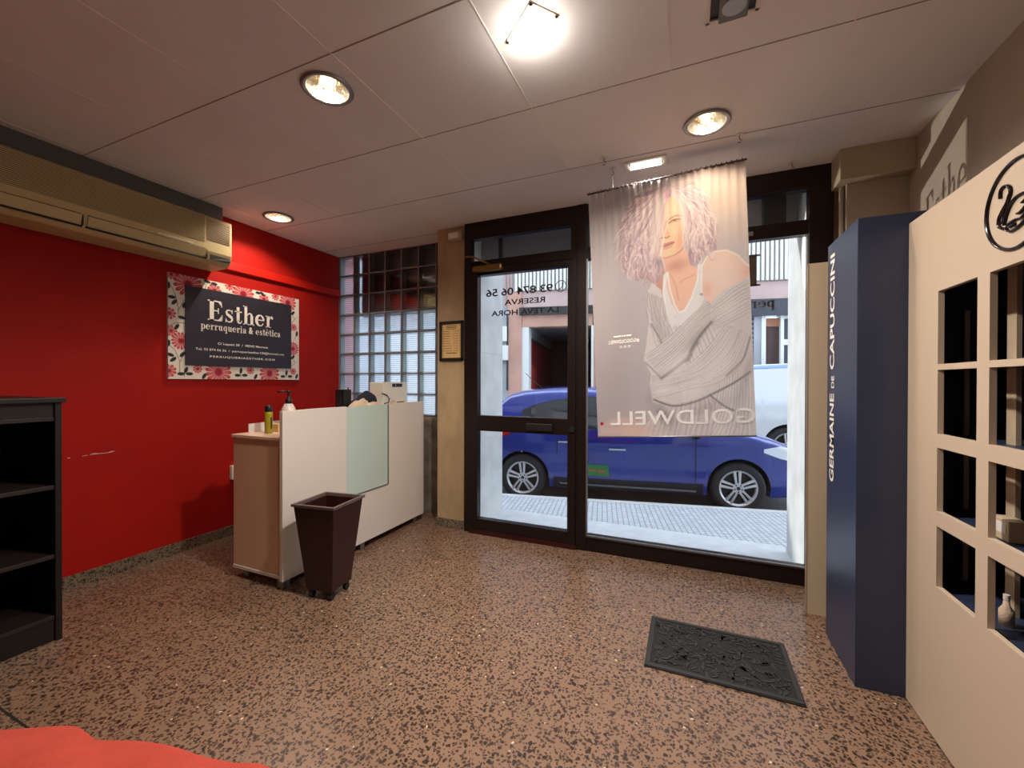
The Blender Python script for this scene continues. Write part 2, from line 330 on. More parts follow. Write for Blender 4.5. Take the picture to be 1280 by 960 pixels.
# ------------------------------------------------------------- painter for printed pictures
class Paint:
    def __init__(s, X, Y, base): s.X = X; s.Y = Y; s.c = np.zeros(X.shape+(3,)); s.c[:] = lin(base)[:3]
    def mix(s, m, col): m = np.clip(m, 0, 1)[..., None]; s.c = s.c*(1-m) + np.array(lin(col)[:3])*m
    def polymask(s, pts, soft=.6):
        X, Y = s.X, s.Y; ins = np.zeros(X.shape, bool); d = np.full(X.shape, 1e9); n = len(pts)
        for i in range(n):
            x0, y0 = pts[i]; x1, y1 = pts[(i+1) % n]
            c = ((y0 > Y) != (y1 > Y)) & (X < (x1-x0)*(Y-y0)/((y1-y0) or 1e-9)+x0); ins ^= c
            dx, dy = x1-x0, y1-y0; t = np.clip(((X-x0)*dx+(Y-y0)*dy)/(dx*dx+dy*dy+1e-12), 0, 1)
            d = np.minimum(d, np.hypot(X-x0-t*dx, Y-y0-t*dy))
        return np.clip(np.where(ins, d, -d)/soft+.5, 0, 1)
    def poly(s, pts, col, soft=.6, a=1): s.mix(a*s.polymask(pts, soft), col)
    def line(s, pts, col, w=.5, a=1, taper=False):
        xs = [p[0] for p in pts]; ys = [p[1] for p in pts]; k = 4*w
        sel = (s.X > min(xs)-k) & (s.X < max(xs)+k) & (s.Y > min(ys)-k) & (s.Y < max(ys)+k)
        if not sel.any(): return
        X, Y = s.X[sel], s.Y[sel]; d = np.full(X.shape, 1e9); al = np.ones(X.shape)
        n = len(pts)-1
        for i in range(n):
            x0, y0 = pts[i]; x1, y1 = pts[i+1]; dx, dy = x1-x0, y1-y0
            t = np.clip(((X-x0)*dx+(Y-y0)*dy)/(dx*dx+dy*dy+1e-12), 0, 1); q = np.hypot(X-x0-t*dx, Y-y0-t*dy)
            if taper: al = np.where(q < d, np.sin(PI*np.clip((i+t)/n*.92+.04, 0, 1))**.6, al)
            d = np.minimum(d, q)
        m = (a*al*np.exp(-(d/w)**2))[..., None]; s.c[sel] = s.c[sel]*(1-m) + np.array(lin(col)[:3])*m
    def blob(s, cx, cy, rx, ry, col, a=1, ang=0, hard=False):
        c, d = math.cos(rad(ang)), math.sin(rad(ang)); u = ((s.X-cx)*c+(s.Y-cy)*d)/rx; v = (-(s.X-cx)*d+(s.Y-cy)*c)/ry; q = u*u+v*v
        s.mix(a*(np.clip((1-q)*3, 0, 1) if hard else np.exp(-q)), col)
def colgrid(name, P, cols, m, parent, smooth=True):
    nu, nv = P.shape[:2]; off = ORG.get(parent.name, (0,0,0)) if parent else (0,0,0)
    me = bpy.data.meshes.new(name); idx = np.arange(nu*nv).reshape(nu, nv)
    f = np.stack([idx[:-1,:-1], idx[1:,:-1], idx[1:,1:], idx[:-1,1:]], -1).reshape(-1, 4)
    me.vertices.add(nu*nv); me.vertices.foreach_set('co', (P.reshape(-1,3)-np.array(off)).astype(np.float32).ravel())
    me.loops.add(f.size); me.loops.foreach_set('vertex_index', f.ravel().astype(np.int32))
    me.polygons.add(len(f)); me.polygons.foreach_set('loop_start', np.arange(0, f.size, 4, dtype=np.int32)); me.polygons.foreach_set('loop_total', np.full(len(f), 4, np.int32))
    me.update(); me.validate()
    at = me.attributes.new('Col', 'FLOAT_COLOR', 'POINT'); at.data.foreach_set('color', np.concatenate([cols, np.ones(cols.shape[:2]+(1,))], -1).astype(np.float32).ravel())
    if smooth: me.polygons.foreach_set('use_smooth', [True]*len(me.polygons))
    me.materials.append(MT[m]); o = bpy.data.objects.new(name, me); C.objects.link(o)
    if parent: o.parent = parent; ORG[o.name] = off
    return o

# ============================================================= THE ROOM
H = 2.463; XL, XR, YB, YF = -3.28, 1.07, -3.2, 2.94
struct(B(XL-.12, XR+.12, YB-.12, 3.5, -.12, 0).build('floor', 'terrazzo'))
struct(B(XL-.15, XL, YB, 3.45, 0, H+.3).build('wall_left', 'red_wall'))
wl_ = bpy.data.objects['wall_left']
T2().rib([(1.19,.7555),(1.20,.7565)], .003).rib([(1.252,.757),(1.275,.759)], .002).rib([(1.285,.760),(1.303,.763),(1.33,.760),(1.37,.759),(1.385,.763),(1.403,.7645)], [.001,.005,.002,.002,.005,.001]).build('scuff_mark', 'joint_light', wl_, (XL+.0006,0,0), (0,1,0), (0,0,1))
struct(B(XR, XR+.15, YB, 3.0, 0, H+.3).build('wall_right', 'beige_wall'))
struct(B(XL-.15, XR+.15, YB-.15, YB, 0, H+.3).build('wall_back', 'cream_wall'))
wf = struct(B(-1.925, -1.655, YF, 3.36, 0, H).build('wall_front', 'tan_marble'))          # pier between glass blocks and door
struct(B(XL, -1.925, 3.2, 3.36, 0, .885).build('wall_parapet', 'brown_marble'))
struct(B(.76, XR, 2.95, 3.4, 0, H).build('wall_front_right', 'beige_wall'))
# ceiling with openings for the recessed lamps
DL = [(-1.435, 1.337), (-2.90, 2.23), (.078, 2.228)]
DL_FILL = [(-1.435, -1.1), (.078, -.5), (-2.9, -2.2)]  # unseen downlights added behind the viewer as fill light
RECT = [(-.523, 1.397, .083, .157, 50.5, .13)]      # bright flood lamp
ceil_ = struct(B(XL, XR, YB, 3.36, H, H+.25).build('ceiling', 'ceiling_tile'))
cut(ceil_, [MB().cyl((x, y, H-.05), .088, .20, n=32) for x, y in DL + DL_FILL])
jt = MB(); jl = MB()
for k in range(-6, 6):
    y = 1.2 + .6*k
    if YB < y < 3.2: jt.box(XL, XR, y-.002, y+.002, H-.0015, H)
for k in range(-6, 2):
    x = -.07 + .6*k
    if XL < x < XR: jl.box(x-.0018, x+.0018, YB, 3.19, H-.002, H)
o = jt.build('ceiling_joint', 'joint_dark'); o.parent = ceil_
o = jl.build('ceiling_joint', 'joint_light'); o.parent = ceil_
struct(B(XL, XL+.012, YB, 3.2, 0, .075).build('baseboard_left', 'terrazzo_skirting'))
struct(B(-1.937, -1.655, YF-.012, YF, 0, .07).build('baseboard_front', 'terrazzo_skirting'))
struct(B(-1.937, -1.925, YF, 3.2, 0, .07).build('baseboard_pier', 'terrazzo_skirting'))
struct(B(XR-.012, XR, YB, 2.75, 0, .07).build('baseboard_right', 'terrazzo_skirting'))
# floor division strip by the bookcase
struct(B(XL+.02, -1.2, .655, .661, 0, .0012).build('trim_1', 'rubber'))
# boxed beam end over the right corner
struct(B(.752, XR, 2.76, 2.95, 2.296, H).build('trim_2', 'soffit_cream', bevel=.003))
struct(B(.80, XR, 2.83, 2.95, 0, 2.296).build('trim_3', 'beige_wall'))
p = MB().cyl((.785, 2.86, 1.7), .012, .59, n=12); struct(p.build('trim_4', 'beige_wall', smooth=True))

# glass block window
w2 = sthing('window_2', (-2.6, 3.2, .885))
MB_ = MB(); bl = MB(); bk_ = MB(); bs = MB(); nx, nz = 6, 8; x0, x1, z0, z1 = XL, -1.925, .885, H
x1b = -2.11 + .195*0
cw = .194; rh = (z1-z0)/nz
for i in range(8):
    x = XL + i*cw
    if x < -1.93: MB_.box(x-.006, x+.006, 3.2, 3.28, z0, z1)
for j in range(nz+1): MB_.box(XL, -1.925, 3.2, 3.28, z0+j*rh-.006, z0+j*rh+.006)
for i in range(7):
    for j in range(nz):
        a, b_ = XL+i*cw+.007, min(XL+(i+1)*cw-.007, -1.927); c, d = z0+j*rh+.007, z0+(j+1)*rh-.007
        if b_-a < .03: continue
        e = .012
        bl.add([(a,3.210,c),(b_,3.210,c),(b_,3.210,d),(a,3.210,d),(a+e,3.204,c+e),(b_-e,3.204,c+e),(b_-e,3.204,d-e),(a+e,3.204,d-e)], [(4,5,6,7),(0,1,5,4),(1,2,6,5),(2,3,7,6),(3,0,4,7)])
        bk_.add([(a,3.272,c),(b_,3.272,c),(b_,3.272,d),(a,3.272,d)], [(0,1,2,3)])
        g_ = .004; P4 = [(a+g_,c+g_),(b_-g_,c+g_),(b_-g_,d-g_),(a+g_,d-g_)]
        bs.add([(x,y,z) for y in (3.212,3.270) for x,z in P4], [(i,(i+1)%4,4+(i+1)%4,4+i) for i in range(4)])
MB_.build('mortar_grid', 'mortar', w2); bl.build('glass_blocks', 'block_front', w2, fix=False); bk_.build('rippled_backs', 'glass_block', w2, fix=False); bs.build('block_sides', 'block_side', w2, fix=False)
# roller shutter box and lintel hanging outside the glass blocks
struct(B(-3.07, -1.95, 3.30, 3.36, 1.86, 2.5).build('trim_5', 'dark_brown'))

# shop front: fixed window (window_1) and door (door_1)
Y0, Y1 = YF-.03, YF+.03
w1 = sthing('window_1', (0, YF, 0))
fr = MB()
fr.box(-.735, -.665, Y0-.005, Y1, 0, H)            # post between door and window
fr.box(.645, .765, Y0, Y1, 0, H)                   # right jamb
fr.box(-.665, .645, Y0, Y1, 0, .112)
fr.box(-.665, .645, Y0, Y1, 2.335, H); fr.box(-.665, .645, Y0, Y1, 2.07, 2.155)
fr.box(-.665, .645, Y0-.012, Y0, 2.34, 2.36); fr.box(-.665, .645, Y0-.012, Y0, .098, .106)
fr.build('frame', 'bronze_frame', w1, bevel=.003)
B(-.665, .645, YF-.003, YF+.003, .112, 2.07).build('pane', 'window_glass', w1)
B(-.665, .645, YF-.003, YF+.003, 2.155, 2.335).build('transom_pane', 'window_glass', w1)
B(.33, .36, Y0-.016, Y0, 2.095, 2.118).build('catch', 'steel', w1)
bead = MB(); bead.box(-.665, -.655, Y0-.006, Y0+.01, .112, 2.07); bead.box(.637, .647, Y0-.006, Y0+.01, .112, 2.07); bead.box(-.665, .645, Y0-.006, Y0+.01, .106, .114); bead.build('glazing_bead', 'steel', w1)
# gold letters on the shop window, read from the street
t = serif_line('Esther', .405, -.355+.02, 1.795, .195, T2()); serif_line('perruqueria & estètica', .485, -.42, 1.66, .062, t)
t.build('lettering', 'letter_gold', w1, (0, YF+.005, 0), (1,0,0), (0,0,1))

d1 = sthing('door_1', (-1.16, YF, 0))
fr = MB()
fr.box(-1.655, -1.595, Y0, Y1, 0, H); fr.box(-.80+.02, -.735, Y0, Y1, 0, H); fr.box(-1.595, -.78, Y0, Y1, 2.33, H); fr.box(-1.595, -.78, Y0, Y1, 2.085, 2.155)
fr.build('frame', 'bronze_frame', d1, bevel=.003)
B(-1.595, -.78, YF-.003, YF+.003, 2.155, 2.33).build('transom_pane', 'window_glass', d1)
lf = MB(); ya, yb = Y0-.012, Y1-.01
lf.box(-1.592, -1.53, ya, yb, .03, 2.08); lf.box(-.80, -.742, ya, yb, .03, 2.08); lf.box(-1.53, -.80, ya, yb, 2.035, 2.08)
lf.box(-1.53, -.80, ya, yb, .815, .935); lf.box(-1.53, -.80, ya, yb, .03, .12)
leaf = lf.build('door_leaf', 'bronze_frame', d1, bevel=.003)
B(-1.6, -.735, ya-.006, ya, .0, .032).build('kick_strip', 'bronze_red', d1)
B(-1.53, -.80, YF-.003, YF+.003, .935, 2.035).build('pane', 'window_glass', d1)
B(-1.53, -.80, YF-.003, YF+.003, .12, .815).build('pane', 'window_glass', d1)
hb = MB(); hb.box(-1.10, -.90, ya-.05, ya-.03, .845, .895); hb.box(-1.09, -1.07, ya-.03, ya, .855, .885); hb.box(-.93, -.91, ya-.03, ya, .855, .885)
h_ = hb.build('handle', 'black', leaf, bevel=.004)
MB().cyl((-.765, ya-.014, .862), .022, .014, 'y', 20).build('lock', 'black', leaf)
cl = MB(); cl.box(-1.55, -1.30, ya-.055, ya, 2.052, 2.098); c_ = cl.build('door_closer', 'brass', d1, bevel=.012)
MB().tube([(-1.40, ya-.03, 2.10), (-1.52, ya-.10, 2.155), (-1.632, ya-.02, 2.19)], .007).build('arm', 'brass', c_, smooth=True)
# mirrored phone lettering on the door glass (to be read from outside)
t = T2()
t.ring(-.864, 1.905, .040, .040, .005); hs = [(-.850,1.925),(-.858,1.928),(-.862,1.917),(-.866,1.905),(-.874,1.894),(-.884,1.888),(-.886,1.880)]
t.rib([(-.85,1.927),(-.849,1.912),(-.858,1.895),(-.872,1.884),(-.884,1.882)], [.014,.006,.005,.006,.014])
t.text('93 874 06 56', -.925, -1.478, 1.870, 1.930, bold=.018, space=.95)
t.text('RESERVA', -.985, -1.318, 1.795, 1.838, bold=.022); t.text('LA TEVA HORA', -.88, -1.43, 1.715, 1.758, bold=.022)
t.build('lettering', 'letter_black', d1, (0, YF+.005, 0), (1,0,0), (0,0,1))

# ============================================================= CEILING LAMPS
def downlight(x, y, label, power, first=None, col=LWARM):
    t = thing('recessed_downlight', label, 'ceiling light', (x, y, H), group='round recessed downlights')
    MB().lathe([(.088,0),(.104,-.001),(.107,-.006),(.100,-.012),(.090,-.010),(.086,0)], (x,y,H), n=40, cap=False).build('trim_ring', 'steel', t, smooth=True)
    MB().lathe([(.086,-.008),(.080,.03),(.068,.075),(.050,.115),(.030,.13)], (x,y,H), n=40, cap=False).build('reflector', 'reflector', t, smooth=True)
    MB().lathe([(.0,.045),(.014,.05),(.022,.07),(.024,.095),(.016,.125)], (x,y,H), n=20).build('bulb', 'lamp_warm', t, smooth=True)
    l = bpy.data.lights.new('bulb_light', 'SPOT'); l.energy = power; l.color = col; l.spot_size = rad(150); l.spot_blend = .5; l.shadow_soft_size = .03
    o = bpy.data.objects.new('bulb_light', l); C.objects.link(o); o.parent = t; o.location = (0, 0, .055)
    return t
downlight(*DL[0], 'large round downlight glowing in the ceiling left of the bright rectangular lamp', 68)
downlight(*DL[1], 'round downlight in the ceiling corner over the red wall, behind the air conditioner end', 66)
downlight(*DL[2], 'round downlight in the ceiling just in front of the hanging banner', 46)
for p, q in zip(DL_FILL, ('added fill downlight in the middle of the ceiling behind the viewer', 'added fill downlight behind the viewer on the side of the cream cabinet', 'added fill downlight far behind the viewer near the red wall')): downlight(*p, q, 17)

# bright rectangular flood lamp
t = thing('recessed_flood_lamp', 'bright white rectangular recessed lamp at the top centre of the ceiling', 'ceiling light', (-.523, 1.397, H), rad(-40))
fb = MB(); a, b_ = .058, .094; fb.box(-b_, b_, -a, -a+.014, -.003, 0); fb.box(-b_, b_, a-.014, a, -.003, 0); fb.box(-b_, -b_+.014, -a, a, -.003, 0); fb.box(b_-.014, b_, -a, a, -.003, 0)
fb.build('frame', 'white_plastic', t, local=True, bevel=.002)
B(-b_+.014, b_-.014, -a+.014, a-.014, -.020, -.001).build('diffuser', 'lamp_on', t, local=True)
def area(name, parent, loc, sx, sy, power, col, rz=0):
    l = bpy.data.lights.new(name, 'AREA'); l.shape = 'RECTANGLE'; l.size = sx; l.size_y = sy; l.energy = power; l.color = col; l.spread = rad(160)
    o = bpy.data.objects.new(name, l); C.objects.link(o); o.parent = parent; o.location = loc; o.rotation_euler = (0,0,rz); return o
area('lamp_light', t, (0,0,-.026), .15, .08, 46, LNEUT)
l = bpy.data.lights.new('lamp_glow', 'POINT'); l.energy = 1.9; l.color = LNEUT; l.shadow_soft_size = .03; o = bpy.data.objects.new('lamp_glow', l); C.objects.link(o); o.parent = t; o.location = (0,0,-.075)
# small rectangular recessed lamp by the banner
t = thing('small_recessed_lamp', 'small rectangular recessed lamp with a white tube beside the banner rail', 'ceiling light', (-.23, 2.495, H))
x, y = -.23, 2.495; fb = MB(); fb.box(x-.115, x+.115, y-.052, y-.034, H-.010, H); fb.box(x-.115, x+.115, y+.034, y+.052, H-.010, H); fb.box(x-.115, x-.094, y-.04, y+.04, H-.010, H); fb.box(x+.094, x+.115, y-.04, y+.04, H-.010, H)
fb.build('frame', 'white_plastic', t, bevel=.002)
B(x-.094, x+.094, y-.034, y+.034, H-.004, H-.001).build('reflector', 'steel', t)
MB().cyl((x-.085, y+.006, H-.016), .011, .17, 'x', 14).build('tube', 'lamp_tube', t, smooth=True)
area('tube_light', t, (0,0,-.03), .16, .02, 5, LNEUT)
# square spotlight fixture at the top edge
t = thing('square_spotlight', 'olive grey square gimbal spotlight at the top edge of the ceiling, switched off', 'ceiling light', (.13, 1.56, H))
fb = MB(); X0, X1, Y2, Y3 = .05, .215, 1.45, 1.615
fb.box(X0, X0+.014, Y2, Y3, H-.010, H); fb.box(X1-.014, X1, Y2, Y3, H-.010, H); fb.box(X0, X1, Y2, Y2+.014, H-.010, H); fb.box(X0, X1, Y3-.014, Y3, H-.010, H); fb.build('frame', 'white_plastic', t, bevel=.002)
B(X0+.014, X1-.014, Y2+.014, Y3-.014, H-.003, H).build('back_plate', 'black', t)
hd = B(.09, .178, 1.475, 1.60, H-.03, H-.003).build('lamp_head', 'grey_plastic', t, bevel=.004)
MB().cyl((.134, 1.537, H-.034), .036, .005, n=24).build('lens', 'steel', hd, smooth=False)
# little ceiling hooks
def hook(x, y, label):
    t = thing('ceiling_hook', label, 'hook', (x, y, H), group='small screw hooks in the ceiling')
    MB().cyl((x, y, H-.004), .018, .004, n=16).build('plate', 'white_plastic', t)
    MB().tube([(x, y, H-.004), (x, y, H-.020), (x+.010, y, H-.032), (x+.004, y, H-.042), (x-.008, y, H-.038)], .0025, 6).build('hook_wire', 'steel', t, smooth=True)
    return t
hook(-.44, 2.353, 'screw hook in the ceiling left of the small rectangular lamp, away from the banner rail')
hook(-.415, 2.487, 'screw hook in the ceiling just above the left half of the banner rail')
hook(.235, 2.40, 'screw hook in the ceiling that carries the right end of the banner')
hook(.543, 2.82, 'screw hook in the ceiling right of the banner, close to the window head')

# ============================================================= AIR CONDITIONER
Xf = -3.05
ac = thing('air_conditioner', 'long cream wall air conditioner above the floral sign on the red wall', 'air conditioner', (-3.28, 1.1, 2.02))
prof = [(-3.274, 2.345), (-3.07, 2.345), (-3.05, 2.335), (-3.05, 2.10), (-3.065, 2.045), (-3.10, 2.02), (-3.274, 2.015)]
MB().prism([(x, .32, z) for x, z in prof], (0, 1.655, 0)).build('casing', 'cream_plastic', ac, bevel=.006)
B(-3.274, -3.13, .32, 1.96, 2.345, H).build('shade_filler', 'grey_plastic', ac)  # dark filler box added for the shaded band between casing and ceiling
g = MB(); 
for k in range(19): z = 2.158 + k*.0092; g.box(Xf, Xf+.004, .36, 1.79, z, z+.004)
g.build('intake_grille', 'cream_plastic', ac); B(Xf-.001, Xf+.0012, .36, 1.79, 2.155, 2.332).build('grille_back', 'cream_dark', ac)
g = MB()
for k in range(14): z = 2.175 + k*.0105; g.box(Xf, Xf+.003, 1.805, 1.96, z, z+.003)
g.build('side_grille', 'cream_dark', ac)
for y0, y1 in ((.40, 1.165), (1.19, 1.80)):
    MB().prism([(Xf+.0025, y0, 2.108), (Xf+.004, y1, 2.108), (Xf-.010, y1, 2.052), (Xf-.012, y0, 2.052)], (.006,0,0)).build('louvre', 'cream_plastic', ac, bevel=.002)
    s_ = MB(); s_.box(Xf-.016, Xf-.001, y0-.004, y1+.004, 2.043, 2.051); s_.box(Xf-.006, Xf+.004, y1+.001, y1+.007, 2.05, 2.108); s_.box(Xf, Xf+.002, y0, y1, 2.109, 2.113); s_.build('air_slot', 'black', ac)
MB().prism([(Xf+.002, 1.825, 2.078), (Xf+.002, 1.955, 2.078), (Xf+.002, 1.965, 2.06), (Xf-.006, 1.955, 2.046), (Xf-.006, 1.83, 2.046)], (.004,0,0)).build('indicator_panel', 'grey_plastic', ac)
T2().text('MITSUBISHI ELECTRIC', 1.52, 1.72, 0, .010, bold=.03).build('lettering', 'letter_white', ac, (Xf+.0045, 0, 2.121), (0,1,0), (0,0,1))

tag(MB().prism([(XL, 1.97, 2.13), (XL+.022, 1.97, 2.125), (XL+.026, 1.97, 2.06), (XL, 1.97, 2.055)], (0, 1.23, 0)).build('cable_trunking', 'red_trunk', bevel=.004), 'red painted pipe trunking running from the air conditioner to the glass blocks', 'trunking')

# ============================================================= FLORAL SIGN
sg = thing('shop_sign', 'landscape sign with red flower border and dark name panel on the red wall', 'sign', (XL, 2.2, 1.215))
SW, SH = 1.032, .73
B(XL, XL+.016, 1.682, 1.682+SW, 1.215, 1.215+SH).build('backboard', 'paper', sg, bevel=.001)
nu, nv = 470, 330; U, V = np.meshgrid(np.linspace(0, SW, nu), np.linspace(0, SH, nv), indexing='ij')
P = Paint(U, V, (232,222,206))
def flower(cx, cy, r, n=13, ph=0.):
    X, Y = U-cx, V-cy; q = np.hypot(X, Y); a = np.arctan2(Y, X)+ph
    pet = np.abs(np.cos(a*n/2)); R = r*(.62+.38*pet**.5)
    P.mix(np.clip((R-q)/.003, 0, 1)*np.clip(np.maximum((pet-.22)*6, (q < r*.3)*1.), 0, 1), (196,52,66))
    P.mix(np.clip((R*.8-q)/.003, 0, 1)*(q > r*.35)*np.clip((np.abs(np.cos(a*n/2))-.9)*12, 0, .8), (228,140,140))
    P.mix(np.clip((r*.24-q)/.003, 0, 1), (150,30,50))
FL = [(0.124,0.672,0.09),(0.02,0.718,0.034),(0.301,0.663,0.048),(0.412,0.722,0.035),(0.52,0.679,0.084),(0.694,0.672,0.042),(0.799,0.713,0.034),(0.919,0.682,0.078),(0.976,0.469,0.032),(0.969,0.278,0.058),(0.973,0.074,0.03),(0.744,0.051,0.085),(0.577,0.073,0.032),(0.33,0.053,0.091),(0.185,0.073,0.031),(0.006,0.056,0.044),(0.019,0.329,0.037),(0.079,0.266,0.059),(0.008,0.449,0.039)]
for pts in ([(.02,.64),(.045,.58),(.062,.50),(.062,.45)], [(.10,.56),(.075,.50),(.062,.48)], [(.0,.36),(.05,.39),(.12,.395)], [(.0,.24),(.04,.20),(.07,.13),(.07,.04)], [(.10,.2),(.075,.12)],
            [(.96,.60),(.985,.54),(.955,.50),(1.0,.56)], [(.985,.36),(1.01,.42),(.99,.5)], [(.96,.21),(.99,.15),(.955,.12)], [(.25,.715),(.235,.66)], [(.50,.1),(.50,.02)], [(.905,.09),(.905,.02)], [(.10,.06),(.10,.02)]):
    P.line(pts, (60,46,44), .0022, .9)
for i, (x, y, r) in enumerate(FL): flower(x, y, r*1.08, 15 if r > .05 else 9, i)
for x, y, a in [(0.023,0.563,0),(0.038,0.531,50),(0.084,0.43,-10),(0.053,0.362,60),(0.003,0.641,90),(0.251,0.719,-10),(0.299,0.712,0),(0.644,0.713,0),(0.681,0.711,-40),(0.969,0.596,45),(1.009,0.415,80),(0.969,0.201,45),(0.905,0.06,80),(0.87,0.028,0),(0.94,0.029,0),(0.622,0.023,60),(0.5,0.068,80),(0.474,0.032,0),(0.531,0.033,0),(0.229,0.022,60),(0.11,0.063,70),(0.079,0.036,0),(0.132,0.037,0),(0.014,0.166,-20),(0.031,0.135,40),(0.002,0.244,80),(0.088,0.172,50),(1.008,0.03,70),(.10,.52,70)]:
    P.blob(x, y, .026, .013, (44,36,42), 1, a, True)
Pp = np.stack([np.full(U.shape, XL+.0168), U+1.682, V+1.215], -1)
colgrid('flower_border', Pp, P.c, 'print_board', sg, False)
B(XL+.0168, XL+.026, 1.682+.103, 1.682+.945, 1.215+.098, 1.215+.662).build('name_panel', 'board_dark', sg)
t = T2(); serif_line('Esther', .248, .772, .437, .150, t); serif_line('perruqueria & estètica', .2, .838, .366, .057, t)
t.text('C/ Lepant 28  /  08242 Manresa', .318, .722, .255, .277, bold=.02); t.text('Tel. 93 874 06 56  /  perruqueriaesther128@hotmail.com', .166, .872, .205, .228, bold=.012); t.text('PERRUQUERIAESTHER.COM', .262, .785, .158, .176, bold=.02, space=1.25)
t.build('lettering', 'letter_white', sg, (XL+.0268, 1.682, 1.215), (0,1,0), (0,0,1))

# ============================================================= BOOKCASE
bk = thing('bookcase', 'low black-brown open bookcase standing at the left edge by the red wall', 'bookcase', (-2.95, .6, 0))
x0, x1, y0, y1 = -3.265, -2.68, .15, .953
B(x0, x1, y1-.022, y1, 0, 1.10).build('side_panel', 'blackbrown_wood', bk, bevel=.001); B(x0, x1, y0, y0+.022, 0, 1.10).build('side_panel', 'blackbrown_wood', bk, bevel=.001)
B(x0, x1+.012, y0-.012, y1+.012, 1.10, 1.122).build('top_board', 'blackbrown_wood', bk, bevel=.002)
B(x0, x0+.01, y0+.022, y1-.022, .03, 1.10).build('back_panel', 'black', bk)
B(x1-.03, x1-.012, y0+.022, y1-.022, 1.035, 1.10).build('top_rail', 'blackbrown_wood', bk)
for z in (1.015, .70, .38, .10): B(x0+.01, x1-.008, y0+.022, y1-.022, z, z+.018).build('shelf_board', 'shelf_edge', bk, bevel=.001)
B(x1-.03, x1-.012, y0+.022, y1-.022, 0, .10).build('plinth', 'blackbrown_wood', bk)

# ============================================================= RECEPTION COUNTER
ct = thing('reception_counter', 'white laminate reception counter with green glass inset in its raised front', 'reception counter', (-2.34, 2.3, 0))
cx0, cx1, cy0, cy1 = -2.575, -2.145, 1.675, 3.0
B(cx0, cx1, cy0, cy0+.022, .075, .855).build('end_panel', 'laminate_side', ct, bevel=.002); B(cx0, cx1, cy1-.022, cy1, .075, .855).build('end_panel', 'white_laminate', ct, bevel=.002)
B(cx0-.01, cx1, cy0-.008, cy1, .855, .875).build('desk_top', 'peach_laminate', ct, bevel=.003)
B(cx0, cx1, cy0-.004, cy1, .055, .075).build('base_board', 'white_laminate', ct, bevel=.002)
B(cx0+.05, cx0+.07, cy0+.022, cy1-.022, .075, .855).build('inner_panel', 'white_laminate', ct)
fp = MB(); gy0, gy1, gz = 2.135, 2.555, .415
fp.box(cx1, cx1+.025, 1.655, gy0, .055, 1.03); fp.box(cx1, cx1+.025, gy1, 3.02, .055, 1.03); fp.box(cx1, cx1+.025, gy0, gy1, .055, gz)
fp.build('front_panel', 'white_laminate', ct, bevel=.0015)
B(cx1+.004, cx1+.022, gy0, gy1, gz, 1.026).build('glass_inset', 'frosted_glass', ct)
e = MB(); e.box(cx1+.022, cx1+.030, gy0-.004, gy1+.003, gz-.004, gz+.002); e.box(cx1+.022, cx1+.030, gy1-.002, gy1+.003, gz, 1.03); e.build('glass_trim', 'steel', ct)
B(cx1-.30, cx1+.0, 2.08, 3.0, .992, 1.008).build('upper_shelf', 'frosted_glass', ct)
for y in (2.1, 2.98): B(cx1-.28, cx1-.02, y-.009, y+.009, .875, .992).build('shelf_bracket', 'white_laminate', ct)
for x, y in ((-2.17, 1.70), (-2.50, 1.72), (-2.17, 2.31), (-2.50, 2.31), (-2.17, 2.93), (-2.50, 2.93)):
    B(x-.025, x+.025, y-.022, y+.022, 0, .055).build('foot', 'steel', ct, bevel=.003)

# things on the counter
def bottle_can():
    x, y, z = -2.416, 1.79, .875
    t = thing('spray_bottle', 'slim olive green bottle with black cap on the low end of the counter', 'bottle', (x, y, z))
    MB().lathe([(.0,0),(.020,0),(.023,.004),(.023,.125),(.020,.134)], (x,y,z), n=24).build('body', 'olive_bottle', t, smooth=True)
    MB().lathe([(.019,.132),(.0205,.136),(.0205,.168),(.017,.174),(0,.174)], (x,y,z), n=24).build('cap', 'black', t, smooth=True)
    B(x+.0235, x+.024, y-.005, y+.006, z+.03, z+.10).build('print_strip', 'ink', t)
bottle_can()
x, y, z = -2.44, 1.95, .875
t = thing('pump_bottle', 'white pump bottle with black dispenser head behind the raised counter front', 'bottle', (x, y, z))
MB().lathe([(0,0),(.042,0),(.046,.006),(.046,.11),(.042,.14),(.028,.17),(.020,.178)], (x,y,z), n=28).build('body', 'white_bottle', t, smooth=True)
MB().lathe([(.020,.176),(.021,.20),(.014,.212),(.008,.22),(.006,.25),(.013,.252),(.013,.263),(0,.265)], (x,y,z), n=20).build('pump', 'black', t, smooth=True)
MB().tube([(x, y, z+.258), (x-.03, y-.03, z+.260), (x-.048, y-.048, z+.252)], .0055).build('nozzle', 'black', t, smooth=True)
tag(MB().prism([(-2.562, 1.76, .875), (-2.562, 2.02, .875), (-2.562, 2.02, .935), (-2.562, 1.76, .93)], (.004,0,0)).build('paper_leaflet', 'paper'), 'grey white leaflet standing along the back edge of the counter top', 'leaflet')
tag(B(-2.5, -2.42, 1.86, 1.91, .875, .925).build('card_box', 'parchment', bevel=.004), 'small tan card box behind the olive bottle on the counter', 'box')
t = thing('desk_organizer', 'black square pen holder at the left end of the raised glass shelf', 'pen holder', (-2.32, 2.31, 1.008))
bb = MB(); a0, a1, b0, b1 = -2.355, -2.285, 2.265, 2.345
bb.box(a0, a1, b0, b0+.004, 1.008, 1.14); bb.box(a0, a1, b1-.004, b1, 1.008, 1.14); bb.box(a0, a0+.004, b0, b1, 1.008, 1.14); bb.box(a1-.004, a1, b0, b1, 1.008, 1.14); bb.box(a0, a1, b0, b1, 1.008, 1.012); bb.build('box', 'black', t)
MB().cyl((-2.30, 2.33, 1.012), .004, .145, n=8).build('pen', 'black', t)

